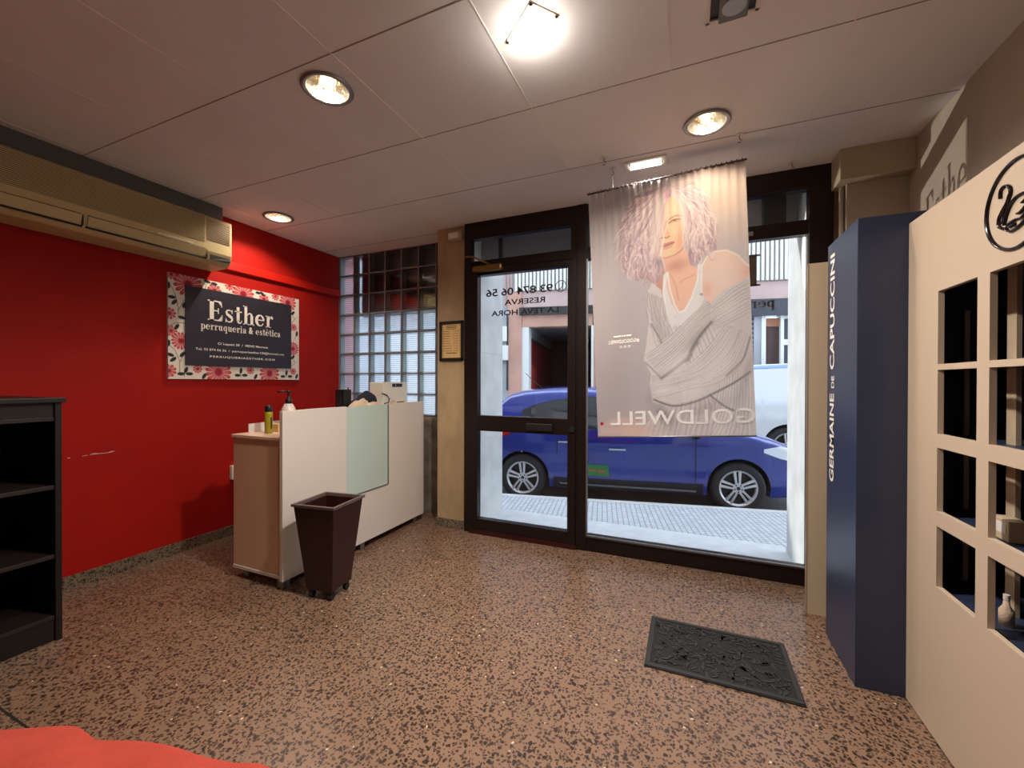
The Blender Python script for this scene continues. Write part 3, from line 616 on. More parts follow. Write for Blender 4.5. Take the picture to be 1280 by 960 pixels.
def lump(name, m, cx, cy, z0, rx, ry, h, seed, sub=1, rot=0, fold=.25, dome=.6):
    r = random.Random(seed); P = []; n1, n2 = 26, 12
    ph = [r.uniform(0, 6.28) for _ in range(6)]
    for j in range(n2+1):
        s = j/n2; row = []
        for i in range(n1):
            a = 2*PI*i/n1
            q = 1 + fold*.5*math.sin(3*a+ph[0]) + fold*.35*math.sin(5*a+ph[1]+s*2) + fold*.2*math.sin(9*a+ph[2])
            rr = math.cos(s*PI/2)**dome
            x, y = rx*rr*q*math.cos(a), ry*rr*q*math.sin(a)
            zz = h*math.sin(s*PI/2)*(1+.18*math.sin(x/rx*5+ph[3])*math.cos(y/ry*4+ph[4]))
            c, d = math.cos(rot), math.sin(rot)
            row.append((cx+x*c-y*d, cy+x*d+y*c, z0+max(0, zz)))
        P.append(row)
    m_ = MB(); m_.grid(P, close_v=True); m_.f.append(tuple(range(n1)))
    return m_.build(name, m, smooth=True, subsurf=sub)
cp = thing('dark_cap', 'crumpled dark navy cap with a strap lying beside the white box on the counter', 'cap', (-2.32, 2.56, 1.009))
k_ = lump('crown', 'dark_cloth', -2.325, 2.555, 1.009, .05, .11, .105, 3, fold=.12, dome=.7); k_.parent = cp; k_.location = (2.32, -2.56, -1.009)
k_ = lump('brim', 'dark_cloth', -2.32, 2.465, 1.009, .045, .095, .062, 6, fold=.2, dome=.7); k_.parent = cp; k_.location = (2.32, -2.56, -1.009)
MB().tube([(-2.27, 2.69, 1.02), (-2.265, 2.735, 1.03), (-2.265, 2.745, 1.06), (-2.27, 2.72, 1.09), (-2.28, 2.67, 1.105)], .004).build('strap', 'dark_cloth', cp, smooth=True)
tw = thing('beige_towel', 'crumpled beige towel lying in front of the dark cap on the counter', 'towel', (-2.2, 2.4, 1.009))
for nm_, q in (('fold', (-2.215, 2.355, .035, .085, .052, 8, .3)), ('fold', (-2.195, 2.47, .03, .095, .036, 11, .35)), ('fold', (-2.24, 2.41, .03, .06, .06, 14, .35))):
    k_ = lump(nm_, 'beige_cloth', q[0], q[1], 1.009, q[2], q[3], q[4], q[5], fold=q[6], dome=.8); k_.parent = tw; k_.location = (2.2, -2.4, -1.009)
t = thing('white_box', 'upright white box with dark label at the far end of the counter shelf', 'box', (-2.33, 2.82, 1.008))
B(-2.42, -2.28, 2.685, 3.0, 1.008, 1.195).build('carton', 'white_plastic', t, bevel=.006)
B(-2.2795, -2.2785, 2.80, 2.93, 1.155, 1.183).build('dark_label', 'black', t)
T2().rect(.035, .006, .039, .022).build('lettering', 'letter_white', t, (-2.278, 2.805, 1.155), (0,1,0), (0,0,1))
t = thing('card_reader', 'small beige card reader lying in front of the white box', 'card reader', (-2.21, 2.80, 1.008))
MB().prism([(-2.25, 2.74, 1.008), (-2.25, 2.86, 1.008), (-2.25, 2.86, 1.05), (-2.25, 2.74, 1.045)], (.055,0,0)).build('body', 'beige_cloth', t, bevel=.008)
B(-2.196, -2.194, 2.755, 2.84, 1.022, 1.036).build('screen', 'grey_plastic', t)
t = thing('wall_socket', 'white wall socket box low on the red wall beside the counter', 'socket', (XL, 2.14, .46))
B(XL, XL+.035, 2.10, 2.18, .435, .545).build('plate', 'white_plastic', t, bevel=.006); MB().cyl((XL+.035, 2.14, .49), .02, .002, 'x', 20).build('outlet', 'grey_plastic', t)

# ============================================================= WASTE BIN
bn = thing('waste_bin', 'dark brown tapered square waste bin on casters in front of the counter', 'waste bin', (-1.87, 1.755, 0), rad(8))
def ring4(r, z): return [(-r,-r,z), (r,-r,z), (r,r,z), (-r,r,z)]
P = [ring4(.082,.05), ring4(.128,.52), ring4(.136,.522), ring4(.136,.532), ring4(.120,.532), ring4(.118,.50), ring4(.074,.06)]
m_ = MB(); m_.grid(P[:2]+[ring4(.118,.52), ring4(.074,.06)], close_v=True); m_.f += [(0,1,2,3), (12,13,14,15)]
m_.build('body', 'bin_wood', bn, local=True, bevel=.002)
m_ = MB(); m_.grid([ring4(.126,.515), ring4(.137,.518), ring4(.137,.531), ring4(.121,.531), ring4(.117,.515)], close_v=True, close_u=True); m_.build('rim', 'bin_rim', bn, local=True)
for sx in (-1, 1):
    for sy in (-1, 1):
        k = B(sx*.062-.012, sx*.062+.012, sy*.062-.012, sy*.062+.012, .034, .052).build('caster', 'black', bn, local=True)
        MB().cyl((sx*.062-.010, sy*.062, .019), .019, .02, 'x', 18).build('wheel', 'rubber', k, local=True, bevel=.002)

# ============================================================= WALL ITEMS ON THE PIER
t = thing('framed_certificate', 'small black framed yellowed certificate on the tan pier beside the door', 'picture frame', (-1.785, YF, 1.375))
a, b_, c, d = -1.898, -1.675, 1.372, 1.697; fm = MB(); yy = YF-.018
fm.box(a, b_, yy, YF, c, c+.024); fm.box(a, b_, yy, YF, d-.024, d); fm.box(a, a+.022, yy, YF, c, d); fm.box(b_-.022, b_, yy, YF, c, d); fm.build('frame', 'black', t, bevel=.003)
B(a+.02, b_-.02, YF-.008, YF-.002, c+.022, d-.022).build('certificate', 'parchment', t)
tt = T2(); [tt.rect(a+.06, z, b_-.065, z+.004) for z in (d-.044, d-.054, d-.066)]
for k in range(9): tt.rect(a+.035, d-.085-k*.020, a+.035+random.uniform(.05,.085), d-.082-k*.020); tt.rect(b_-.08, d-.085-k*.020, b_-.045, d-.082-k*.020)
for xx in (a+.032, b_-.09, b_-.034): tt.rect(xx, c+.04, xx+.0015, d-.065)
tt.rect(a+.06, c+.06, b_-.06, c+.066)
tt.build('lettering', 'ink', t, (0, YF-.0085, 0), (1,0,0), (0,0,1))
t = thing('alarm_sensor', 'small cream sensor box at the top of the tan pier', 'sensor', (-1.74, YF, 2.35))
B(-1.80, -1.675, YF-.05, YF, 2.345, 2.415).build('housing', 'soffit_cream', t, bevel=.006); B(-1.79, -1.70, YF-.054, YF-.05, 2.355, 2.40).build('cover', 'cream_wall', t, bevel=.002)

# ============================================================= DOOR MAT
t = thing('door_mat', 'dark rubber door mat with raised leaf pattern lying on the terrazzo floor', 'door mat', (.12, 2.02, 0))
mx0, mx1, my0, my1 = -.167, .408, 1.824, 2.222
B(mx0, mx1, my0, my1, 0, .007).build('base', 'mat_rubber', t, bevel=.003)
m_ = MB(); m_.box(mx0+.004, mx1-.004, my0+.003, my0+.022, .007, .011); m_.box(mx0+.004, mx1-.004, my1-.022, my1-.003, .007, .011); m_.box(mx0+.003, mx0+.022, my0+.022, my1-.022, .007, .011); m_.box(mx1-.022, mx1-.003, my0+.022, my1-.022, .007, .011)
m_.build('border', 'mat_raised', t, bevel=.002)
m_ = MB()
for k in range(330):
    x, y, a, l = random.uniform(mx0+.035, mx1-.035), random.uniform(my0+.035, my1-.035), random.uniform(0, PI), random.uniform(.010, .024)
    c, d = math.cos(a), math.sin(a); w_ = l*.24; bend = random.uniform(-.4, .4)*l
    L_ = [(-l, 0), (-l*.4, w_+bend*.6), (l*.4, w_+bend*.6), (l, 0), (l*.4, -w_+bend*.6), (-l*.4, -w_+bend*.6)]
    m_.prism([(x+u*c-v*d, y+u*d+v*c, .007) for u, v in L_], (0,0,.0028))
m_.build('leaf_relief', 'mat_raised', t)

# ============================================================= RIGHT SIDE DISPLAYS
t = thing('navy_display_tower', 'tall navy blue display tower with white vertical brand lettering', 'display stand', (.8, 2.22, 0))
B(.610, 1.0, 2.03, 2.405, 0, 1.845).build('cabinet', 'navy', t, bevel=.002)
tt = T2(); tt.text('GERMAINE', 0, .405, 0, .062, bold=.022); tt.text('DE', .43, .485, 0, .040, bold=.02); tt.text('CAPUCCINI', .515, 1.045, 0, .062, bold=.022)
tt.build('lettering', 'letter_white', t, (.6085, 2.300, .745), (0,0,1), (0,1,0))
t2 = thing('tan_display_panel', 'narrow tan upright panel between the shop window and the navy tower', 'display panel', (.66, 2.6, 0))
B(.572, .76, 2.575, 2.60, 0, 1.815).build('board', 'tan_panel', t2, bevel=.001)
B(.568, .573, 2.574, 2.601, 0, 1.815).build('edge_strip', 'panel_edge', t2)

dc = thing('display_cabinet', 'cream display cabinet with square openings and swan emblem at the right edge', 'display cabinet', (.9, 1.5, 0))
cols = [(1.622, 1.826), (1.365, 1.569), (1.108, 1.312)]; rows = [(.528, .726), (.768, .985), (1.04, 1.238), (1.256, 1.500)]
rows = [(.520, .722), (.772, .984), (1.030, 1.243), (1.262, 1.505)]
xf0, xf1 = .765, .781; ys = [.88]; m_ = MB()
cuts_y = sorted([v for c in cols for v in c]); zall = [0.006] + [v for r in rows for v in r] + [1.80]
yprev = .88
for (a, b_) in sorted(cols):
    m_.box(xf0, xf1, yprev, a, .006, 1.80); yprev = b_
m_.box(xf0, xf1, yprev, 2.028, .006, 1.80)
for (a, b_) in cols:
    zp = .006
    for (c, d) in rows: m_.box(xf0, xf1, a, b_, zp, c); zp = d
    m_.box(xf0, xf1, a, b_, zp, 1.80)
bm_ = m_.build('front_panel', 'display_cream', dc)
B(1.05, 1.06, .88, 2.02, .006, 1.80).build('back_panel', 'navy_light', dc)
B(xf1, 1.05, 2.0, 2.02, .006, 1.80).build('side_panel', 'navy', dc); B(xf1, 1.05, .88, .90, .006, 1.80).build('side_panel', 'navy', dc)
B(xf1, 1.05, .90, 2.0, 1.78, 1.80).build('top_panel', 'display_cream', dc)
for z in (.49, .745, 1.005, 1.245): B(xf1+.03, 1.05, .90, 2.0, z, z+.008).build('shelf_board', 'navy', dc)
for y, z_ in ((1.977, 1.455), (1.745, 1.74), (1.45, 1.74), (1.18, 1.74)): B(.90, .912, y-(.004 if z_ < 1.5 else .02), y+(.004 if z_ < 1.5 else .02), .35, z_).build('divider', 'tan_panel', dc)
fr = MB()
for (a, b_) in cols:
    for (c, d) in rows:
        fr.box(xf1, xf1+.012, a-.008, a, c-.008, d+.008); fr.box(xf1, xf1+.012, b_, b_+.008, c-.008, d+.008)
# oval ring and swan drawn in glossy strips on the panel
def ribbon3(name, pts, w_, parent):
    n = len(pts); vs = []
    for i, p in enumerate(pts):
        a = pts[max(i-1,0)]; b_ = pts[min(i+1,n-1)]; dx, dy = b_[0]-a[0], b_[1]-a[1]; l = math.hypot(dx, dy) or 1
        ww = (w_[i] if isinstance(w_, list) else w_)/2
        for sx, rr in ((-1, 0), (-.5, .007), (.5, .007), (1, 0)):
            vs.append((.765-rr, p[0]-dy/l*ww*sx, p[1]+dx/l*ww*sx))
    m = MB(); m.add(vs, [(4*i+k, 4*i+k+1, 4*i+4+k+1, 4*i+4+k) for i in range(n-1) for k in range(3)]); return m.build(name, 'black_gloss', parent, smooth=True)
def cat(pts, n=8):
    out = []; q = [pts[0]] + pts + [pts[-1]]
    for i in range(1, len(q)-2):
        for k in range(n):
            t = k/n; out.append(tuple(.5*((2*q[i][d])+(-q[i-1][d]+q[i+1][d])*t+(2*q[i-1][d]-5*q[i][d]+4*q[i+1][d]-q[i+2][d])*t*t+(-q[i-1][d]+3*q[i][d]-3*q[i+1][d]+q[i+2][d])*t**3) for d in (0,1)))
    return out + [pts[-1]]
ribbon3('emblem_ring', [(1.466+.1135*math.cos(2*PI*k/64), 1.655+.112*math.sin(2*PI*k/64)) for k in range(65)], .0085, dc)
ribbon3('swan_neck', cat([(1.524,1.690),(1.522,1.710),(1.507,1.717),(1.489,1.705),(1.486,1.688),(1.496,1.671),(1.515,1.654),(1.528,1.638),(1.528,1.617),(1.514,1.607)]), .0065, dc)
ribbon3('swan_neck', cat([(1.489,1.688),(1.500,1.664),(1.506,1.642),(1.513,1.619)]), .004, dc)
ribbon3('swan_body', cat([(1.508,1.613),(1.501,1.635),(1.487,1.657),(1.468,1.670),(1.445,1.672),(1.41,1.668)]), .005, dc)
ribbon3('swan_body', cat([(1.503,1.601),(1.486,1.613),(1.465,1.615),(1.445,1.613),(1.42,1.625),(1.39,1.65)]), .005, dc)
ribbon3('swan_body', cat([(1.503,1.601),(1.486,1.591),(1.462,1.592),(1.444,1.598),(1.41,1.615),(1.385,1.64)]), .006, dc)
ribbon3('swan_wing', cat([(1.492,1.604),(1.48,1.605),(1.469,1.603)]), .009, dc)
ribbon3('swan_tail', cat([(1.461,1.627),(1.445,1.629),(1.42,1.645),(1.385,1.68)]), .006, dc)
ribbon3('swan_tail', cat([(1.445,1.648),(1.42,1.66),(1.39,1.695)]), .006, dc)
# small goods standing in the openings
gi = 0
for (y, z, lab) in ((1.66, .498, 'small clear bottle in the lowest opening of the cabinet column nearest the tower'), (1.645, .753, 'tiny cream box in the third opening down, column nearest the tower'), (1.44, .498, 'cream carton in the lowest opening of the second cabinet column'), (1.49, .753, 'cream carton in the third opening down of the second cabinet column')):
    x = .85; h_ = .06 if gi < 2 else .07
    t = thing('product_carton' if gi else 'product_bottle', lab, 'carton' if gi else 'bottle', (x, y, z))
    if gi == 0: MB().lathe([(0,0),(.016,0),(.016,.045),(.008,.058),(.006,.075),(0,.078)], (x,y,z), n=16).build('body', 'beige_cloth', t, smooth=True); MB().cyl((x,y,z+.075), .007, .015, n=12).build('cap', 'white_plastic', t)
    else: B(x-.025, x+.02, y-.04, y+.04, z, z+h_).build('carton', 'tan_panel', t, bevel=.002); B(x-.026, x-.025, y-.03, y+.03, z+.02, z+.05).build('label_strip', 'paper', t)
    gi += 1

# ============================================================= CORAL CLOTH ON A STOOL
st = thing('stool', 'low dark padded stool hidden under the coral cloth', 'stool', (-1.15, .12, 0), rad(10))
B(-.38, .38, -.24, .24, .33, .40).build('seat', 'black', st, local=True, bevel=.03)
for sx in (-1, 1):
    for sy in (-1, 1): MB().cyl((sx*.32, sy*.19, 0), .018, .34, n=14).build('leg', 'steel', st, local=True)
P = []; nu_, nv_ = 60, 36
edge = [(-1.62,.28),(-1.38,.385),(-1.25,.455),(-1.19,.462),(-1.14,.462),(-1.06,.495),(-.98,.515),(-.90,.525),(-.83,.54),(-.77,.56),(-.69,.555),(-.60,.50)]
ed = cat(edge, 6)
for i, (ex_, ey_) in enumerate(ed):
    row = []
    for j in range(nv_):
        s = j/(nv_-1); x = ex_ + (-1.15-ex_)*s*.25; y = ey_ - s*(ey_+.22)
        z = .456 - .012*(1-min(1, s*6))**2 + .035*math.sin(min(1, s*2)*PI/2)*(1+.5*math.sin(x*9+1)) + .012*math.sin(x*26+y*14)*min(1, s*5) + .006*math.sin(x*60-y*33+2)*min(1, s*5)
        row.append((x, y, z))
    low = [(row[0][0], row[0][1]-.012, .41), (row[0][0], row[0][1]-.002, .44)]
    P.append(low + row)
m_ = MB(); m_.grid(P); o = m_.build('coral_cloth', 'coral_cloth', smooth=True, subsurf=1); tag(o, 'rumpled coral red cloth bundled in the bottom left corner', 'cloth')
md = o.modifiers.new('thick', 'SOLIDIFY'); md.thickness = .006

# ============================================================= HANGING BANNER
TL, TR, BL, BR = map(np.array, ((-.564,2.5,2.334), (.274,2.5,2.374), (-.501,2.5,.87), (.332,2.5,.919)))
bnr = thing('hanging_banner', 'tall fabric banner of a woman with pink hair hanging before the window', 'banner', (-.1, 2.5, .87))
nu, nv = 380, 640; A_, B_ = np.meshgrid(np.linspace(0, 1, nu), np.linspace(0, 1, nv), indexing='ij')
def homog(src, dst):
    A = []
    for (x, y), (u, v) in zip(src, dst): A += [[x,y,1,0,0,0,-u*x,-u*y], [0,0,0,x,y,1,-v*x,-v*y]]
    h = np.linalg.solve(np.array(A, float), np.array([c for d in dst for c in d], float)); return np.append(h, 1).reshape(3, 3)
Hm = homog([(0,0),(1,0),(1,1),(0,1)], [(735,244),(932,200),(946,545),(747,546)])    # cloth coordinates -> artwork sheet coordinates
W_ = Hm[2,0]*A_+Hm[2,1]*B_+Hm[2,2]; DX = (Hm[0,0]*A_+Hm[0,1]*B_+Hm[0,2])/W_; DY = (Hm[1,0]*A_+Hm[1,1]*B_+Hm[1,2])/W_
P = Paint(DX, DY, (168,160,158))
P.blob(765, 480, 50, 120, (142,130,128), .75); P.blob(745, 300, 20, 60, (150,138,136), .5); P.blob(905, 240, 70, 60, (206,178,150), .6); P.blob(750, 330, 25, 120, (186,172,164), .5)
def cA(l): return [(760+x/6, 215+y/6) for x, y in l]
def cB(l): return [(780+x/4.364, 330+y/4.364) for x, y in l]
skin, skin2 = (204,164,142), (178,132,114)
# hair underlay
P.poly(cA([(430,95),(330,120),(240,180),(170,250),(110,330),(90,400),(85,470),(80,560),(80,640),(100,710),(150,780),(230,815),(300,800),(330,850),(400,820),(440,740),(520,700),(600,690),(640,730),(700,650),(750,600),(815,580),(815,530),(800,450),(780,385),(720,310),(680,240),(620,165),(540,110)]), (158,132,134), 3)
# neck and chest
P.poly(cA([(400,620),(590,570),(615,690),(690,740),(690,800),(640,960),(600,1040),(530,1055),(470,960),(440,800),(430,740)]), skin, 1.5)
P.poly(cA([(330,900),(400,790),(440,740),(430,860),(410,930)]), skin2, 1.5)
P.blob(846, 330, 14, 6, skin2, .75, -15); P.line(cA([(470,770),(510,850),(530,960)]), skin2, 1.2, .5); P.line(cA([(650,760),(570,800),(540,830)]), skin2, 1, .5); P.blob(853, 362, 6, 14, (216,172,144), .5)
# shoulder
P.poly([(876,335),(882,322),(893,315),(905,313),(918,316),(930,325),(940,342),(938,352),(905,372),(889,380),(877,372)], (208,176,160), 1)
P.line([(876,350),(877,334),(884,321),(895,314),(908,312.5),(922,318),(936,332)], (232,206,188), 1.0, .8); P.blob(934, 340, 6, 9, (190,130,118), .45); P.blob(900, 345, 16, 20, (218,188,170), .5); P.blob(884, 362, 7, 10, (184,144,126), .5)
# sweater body
P.poly([(815,353),(808,368),(810,392),(811,405),(808,430),(805,450),(814,468),(812,480),(816,503),(832,508),(822,516),(808,530),(800,548),(950,548),(944,350),(938,344),(920,354),(905,362),(890,376),(889,386),(880,372),(870,380),(858,398),(845,402),(832,384),(826,362)], (184,176,171), 1.5)
P.poly(cB([(215,60),(235,40),(245,130),(275,220),(300,262),(330,250),(370,180),(400,90),(405,0),(430,0),(428,160),(440,190),(400,260),(330,330),(260,345),(230,260),(210,160)]), (196,190,186), .8)
P.poly(cA([(450,740),(640,700),(690,740),(640,930),(560,1045),(530,1060),(480,990),(440,860)]), skin, 1.2)
P.blob(846, 334, 14, 6, skin2, .7, -15); P.line(cA([(470,770),(510,850),(530,960)]), skin2, 1.2, .5); P.line(cA([(650,770),(570,805),(540,830)]), skin2, 1, .5)
P.line(cB([(238,45),(250,130),(278,225),(302,264),(335,250),(372,180),(402,90),(408,10)]), (226,218,210), .9, .8)
P.line(cB([(228,60),(215,150),(226,210)]), (222,214,206), .8, .6); P.line(cB([(425,10),(424,160)]), (216,206,198), .8, .7); P.blob(877, 368, 1.4, 1.4, (70,60,60), .9)
def lerpc(a, b_, t, n=16):
    a, b_ = cat(a, 6), cat(b_, 6); k = min(len(a), len(b_)); out = []
    for i in range(n+1):
        s = i/n; pa = a[int(s*(len(a)-1))]; pb = b_[int(s*(len(b_)-1))]; out.append((pa[0]*(1-t)+pb[0]*t, pa[1]*(1-t)+pb[1]*t))
    return out
def ribs(a, b_, n, base=None):
    a, b_ = cB(a), cB(b_)
    if base: P.poly(lerpc(a, b_, 0) + lerpc(a, b_, 1)[::-1], base, 1.6)
    def wob(c, ph): return [(x+.5*math.sin(i*.9+ph), y+.5*math.cos(i*1.1+ph)) for i, (x, y) in enumerate(c)]
    for k in range(n+1):
        t = min(1, max(0, k/n+random.uniform(-.018,.018))); ph = random.uniform(0, 6)
        P.line(wob(lerpc(a, b_, t), ph), (132,123,121), random.uniform(.4,.8), random.uniform(.3,.6), random.random() < .5)
        if k < n: P.line(wob(lerpc(a, b_, t+.5/n), ph), (206,200,194), random.uniform(.5,.9), random.uniform(.25,.5), True)
ribs([(250,330),(330,520),(420,640)], [(480,330),(560,520),(640,640)], 9)
ribs([(520,640),(500,760),(430,900),(380,950)], [(700,560),(700,760),(700,900),(700,950)], 12, (186,178,173))
ribs([(480,720),(500,800),(470,950)], [(200,790),(150,860),(120,950)], 12, (176,166,162))
ribs([(125,150),(135,240),(170,350),(205,420)], [(215,190),(225,260),(240,330),(255,385)], 7, (170,160,156))
ribs([(120,260),(140,330),(170,420),(190,480)], [(170,330),(190,370),(200,400),(230,440)], 4)
ribs([(470,205),(400,255),(280,370),(200,440),(115,500)], [(480,315),(420,380),(350,490),(280,560),(205,622)], 11, (178,169,164))
ribs([(680,85),(600,130),(540,180),(480,230)], [(690,260),(640,290),(560,330),(480,370)], 9, (178,169,164))
ribs([(560,330),(480,430),(380,530),(270,590),(155,615)], [(700,390),(640,560),(520,650),(350,690),(165,740)], 15, (182,173,168))
for c, w_, a_ in (([(478,318),(430,375),(385,440),(350,510),(280,570),(205,625)], 2.0, .85), ([(400,430),(370,470),(365,500),(345,530)], 2.6, .7), ([(690,590),(600,650),(480,712),(380,755),(270,775),(165,742)], 1.4, .85), ([(690,400),(650,520),(560,610)], 1.3, .6), ([(470,715),(540,770),(600,800)], 1.2, .8), ([(150,330),(180,380),(205,430)], 1.4, .6), ([(120,540),(170,590),(200,620)], 1.2, .5)):
    P.line(cat(cB(c)), (92,84,82), w_, a_)
P.blob(830, 520, 8, 14, (70,62,62), .6, -40); P.blob(795, 537, 26, 12, (196,162,146), .7, 10); P.poly([(748,547),(750,532),(770,522),(800,524),(815,547)], (190,158,146), 5, .5)
P.blob(848, 455, 26, 9, (206,200,194), .45, -52); P.blob(890, 465, 36, 13, (208,202,196), .4, -48); P.blob(835, 488, 22, 6, (206,200,194), .35, 0); P.blob(915, 385, 20, 10, (204,198,192), .35, -25)
P.blob(822, 400, 5, 24, (140,132,130), .4, -12); P.blob(868, 425, 7, 22, (120,112,110), .45, 42); P.blob(934, 470, 6, 40, (136,128,126), .4, 18); P.blob(880, 512, 40, 7, (132,124,122), .4, -18); P.blob(812, 495, 5, 14, (130,122,120), .4)
for _ in range(1400):
    x, y = random.uniform(806, 944), random.uniform(350, 545); q = random.random()
    if (y < 395 and 822 < x < 884) or (y < 378 and x < 920): continue
    P.line([(x, y), (x+random.uniform(-1,1), y+random.uniform(-1,1))], (120,110,108) if q < .5 else (205,196,190), .5, .22)
# right side hair, face, then left hair over it
def strand(x0, y0, x1, y1, bul, wig, col, w_, a_):
    pts = []; n = 12; ph = random.uniform(0, 6.28); fq = random.uniform(1.5, 3)
    dx, dy = x1-x0, y1-y0; l = math.hypot(dx, dy); nx_, ny_ = -dy/l, dx/l
    for i in range(n+1):
        s = i/n; o_ = bul*math.sin(PI*s**.8) + wig*s*math.sin(ph+fq*2*PI*s); pts.append((x0+dx*s+nx_*o_, y0+dy*s+ny_*o_))
    P.line(pts, col, w_, a_, True)
LT, MD, DK, PK = (214,197,187), (188,168,160), (134,108,116), (168,136,146)
def hair(side, n):
    for k in range(n):
        q = random.random(); c = LT if q < .42 else MD if q < .62 else PK if q < .82 else DK
        if side == 'R':
            x0, y0 = random.uniform(834, 852), random.uniform(232, 246); e_ = random.choice([(862,318),(868,328),(876,324),(884,316),(893,311),(895,300),(890,285),(882,270)])
            x1, y1 = e_[0]+random.uniform(-8,5), e_[1]+random.uniform(-20,8); strand(x0, y0, x1, y1, -random.uniform(4,22), random.uniform(2,5.5), c, random.uniform(.35,1.1), random.uniform(.35,.8))
        else:
            x0, y0 = random.uniform(822, 838), random.uniform(231, 244); e_ = random.choice([(780,330),(774,316),(776,300),(790,344),(800,349),(812,352),(820,338),(812,318),(786,346),(822,346),(782,285)])
            x1, y1 = e_[0]+random.uniform(-8,6), e_[1]+random.uniform(-18,7); strand(x0, y0, x1, y1, random.uniform(-2,16), random.uniform(2,6), c, random.uniform(.35,1.1), random.uniform(.35,.8))
    for k in range(n//3):                 # loose curls towards the ends
        cx_, cy_ = (random.uniform(864, 892), random.uniform(282, 322)) if side == 'R' else (random.uniform(778, 818), random.uniform(290, 345))
        r_c = random.uniform(3, 8); a0 = random.uniform(0, 6.28); sp_ = random.uniform(2.2, 3.6)
        P.line([(cx_+r_c*.7*math.cos(a0+sp_*t/8), cy_+r_c*1.5*math.sin(a0+sp_*t/8)) for t in range(9)], random.choice([LT, LT, MD, PK, DK]), random.uniform(.4,1.0), random.uniform(.4,.8), True)
hair('R', 150)
P.poly(cA([(440,190),(490,180),(535,225),(565,300),(578,400),(570,500),(558,575),(500,618),(430,642),(375,628),(325,575),(330,500),(345,420),(360,330),(400,240)]), (222,176,142), 1.2)
P.blob(850, 300, 5, 18, skin2, .5, 8); P.blob(820, 312, 5, 8, skin2, .45); P.blob(846, 262, 8, 10, (236,198,164), .5); P.blob(842, 288, 5, 6, (230,190,160), .5)
P.line(cA([(440,372),(470,345),(510,322),(560,322)]), (150,108,84), .9, .8); P.line(cA([(450,385),(480,362),(510,350),(545,345)]), (110,80,72), .9, .8); P.blob(843.5, 274.5, 2.4, 1.2, (70,60,66), .9, -10); P.line(cA([(470,375),(510,368),(540,356)]), (150,104,86), .6, .6)
P.line(cA([(440,380),(436,420),(450,460)]), (196,146,116), 1.6, .6); P.line(cA([(392,497),(420,485),(440,492),(462,478)]), (140,88,74), .9, .85); P.blob(831, 292, 6, 3, skin2, .4)
P.poly(cA([(384,562),(415,535),(440,530),(470,518),(502,518),(490,540),(450,560),(410,562)]), (178,126,114), .8); P.poly(cA([(388,562),(430,558),(495,530),(480,560),(440,580),(400,578)]), (196,148,132), .8); P.line(cA([(386,562),(430,555),(500,524)]), (122,80,76), .5, .85)
P.line(cA([(330,580),(372,630),(430,645),(500,620),(560,578)]), (160,112,90), 1.0, .6)
P.poly(cA([(440,170),(400,230),(372,320),(352,420),(330,500),(318,560),(330,600),(200,700),(200,300),(330,180)]), (190,160,160), 3, .8)
hair('L', 250)
for k in range(40): strand(random.uniform(818,832), random.uniform(238,250), random.uniform(812,822), random.uniform(296,335), random.uniform(-3,3), random.uniform(.5,2), LT if random.random() < .6 else MD, .6, .6)
for k in range(26): strand(random.uniform(838,846), 236, random.uniform(855,862), random.uniform(262,320), -random.uniform(3,8), 1.2, LT if random.random() < .6 else MD, .6, .6)
strand(800, 262, 766, 302, 3, 1, LT, .6, .8); strand(798, 270, 770, 310, 4, 1, MD, .6, .7); P.blob(833, 244, 2, 6, (178,110,140), .7)
P.blob(823, 328, 5, 5, (86,76,90), .5)
Pp = (1-A_)[...,None]*(1-B_)[...,None]*TL + A_[...,None]*(1-B_)[...,None]*TR + A_[...,None]*B_[...,None]*BR + (1-A_)[...,None]*B_[...,None]*BL
gath = np.exp(-B_/.10)
Pp[...,1] += .008*np.minimum(1, B_*6) + .006*np.sin(A_*2*PI*21+.8*np.sin(A_*17))*gath + .004*np.sin(A_*2*PI*2.2+.5) + .002*np.sin(A_*2*PI*5+B_*3)
colgrid('fabric', Pp, np.clip(P.c*1.55, 0, .93), 'print_fabric', bnr)
ex = (TR-TL)/np.linalg.norm(TR-TL); ez = (TL-BL)/np.linalg.norm(TL-BL); Wb = np.linalg.norm(TR-TL)
MB().tube([tuple(TL-ex*.005+np.array([0,0,.004])), tuple(TR+ex*.006+np.array([0,0,.004]))], .006).build('top_rail', 'dark_brown', bnr, smooth=True)
MB().tube([tuple(BL), tuple(BR)], .004).build('bottom_rail', 'steel', bnr, smooth=True)
g = MB()
for k in range(34):
    p0 = TL+ex*Wb*(k+.5)/34; g.tube([tuple(p0+np.array([-.006,-.007,.012])), tuple(p0+np.array([.004,-.0085,-.006]))], .0025, 5)
g.build('cord_lashing', 'dark_brown', bnr)
for (hx, hy, q) in ((.232, 2.40, TR-ex*.03), (-.417, 2.487, TL+ex*.15)): MB().tube([(hx, hy, H-.04), tuple(q+np.array([0,0,.01]))], .0012, 5).build('hanging_cord', 'white_plastic', bnr)
ebx = (BR-BL)/np.linalg.norm(BR-BL); Hb_ = np.linalg.norm(TL-BL)
def on_cloth(o):                      # lay a printed mark on the waving cloth
    off = np.array(ORG[o.name])
    for v in o.data.vertices:
        p = np.array(v.co)+off-BL; a_, b_ = float(p@ebx)/Wb, 1-float(p@ez)/Hb_
        v.co.y += .008*min(1, b_*6) + .004*math.sin(a_*2*PI*2.2+.5) + .002*math.sin(a_*2*PI*5+b_*3) - .0022
t = T2(); t.text('GOLDWELL', Wb-.004, Wb*.092, .066, .148, bold=.012, space=1.05)
on_cloth(t.build('lettering', 'letter_banner', bnr, tuple(BL), tuple(ebx), tuple(ez)))
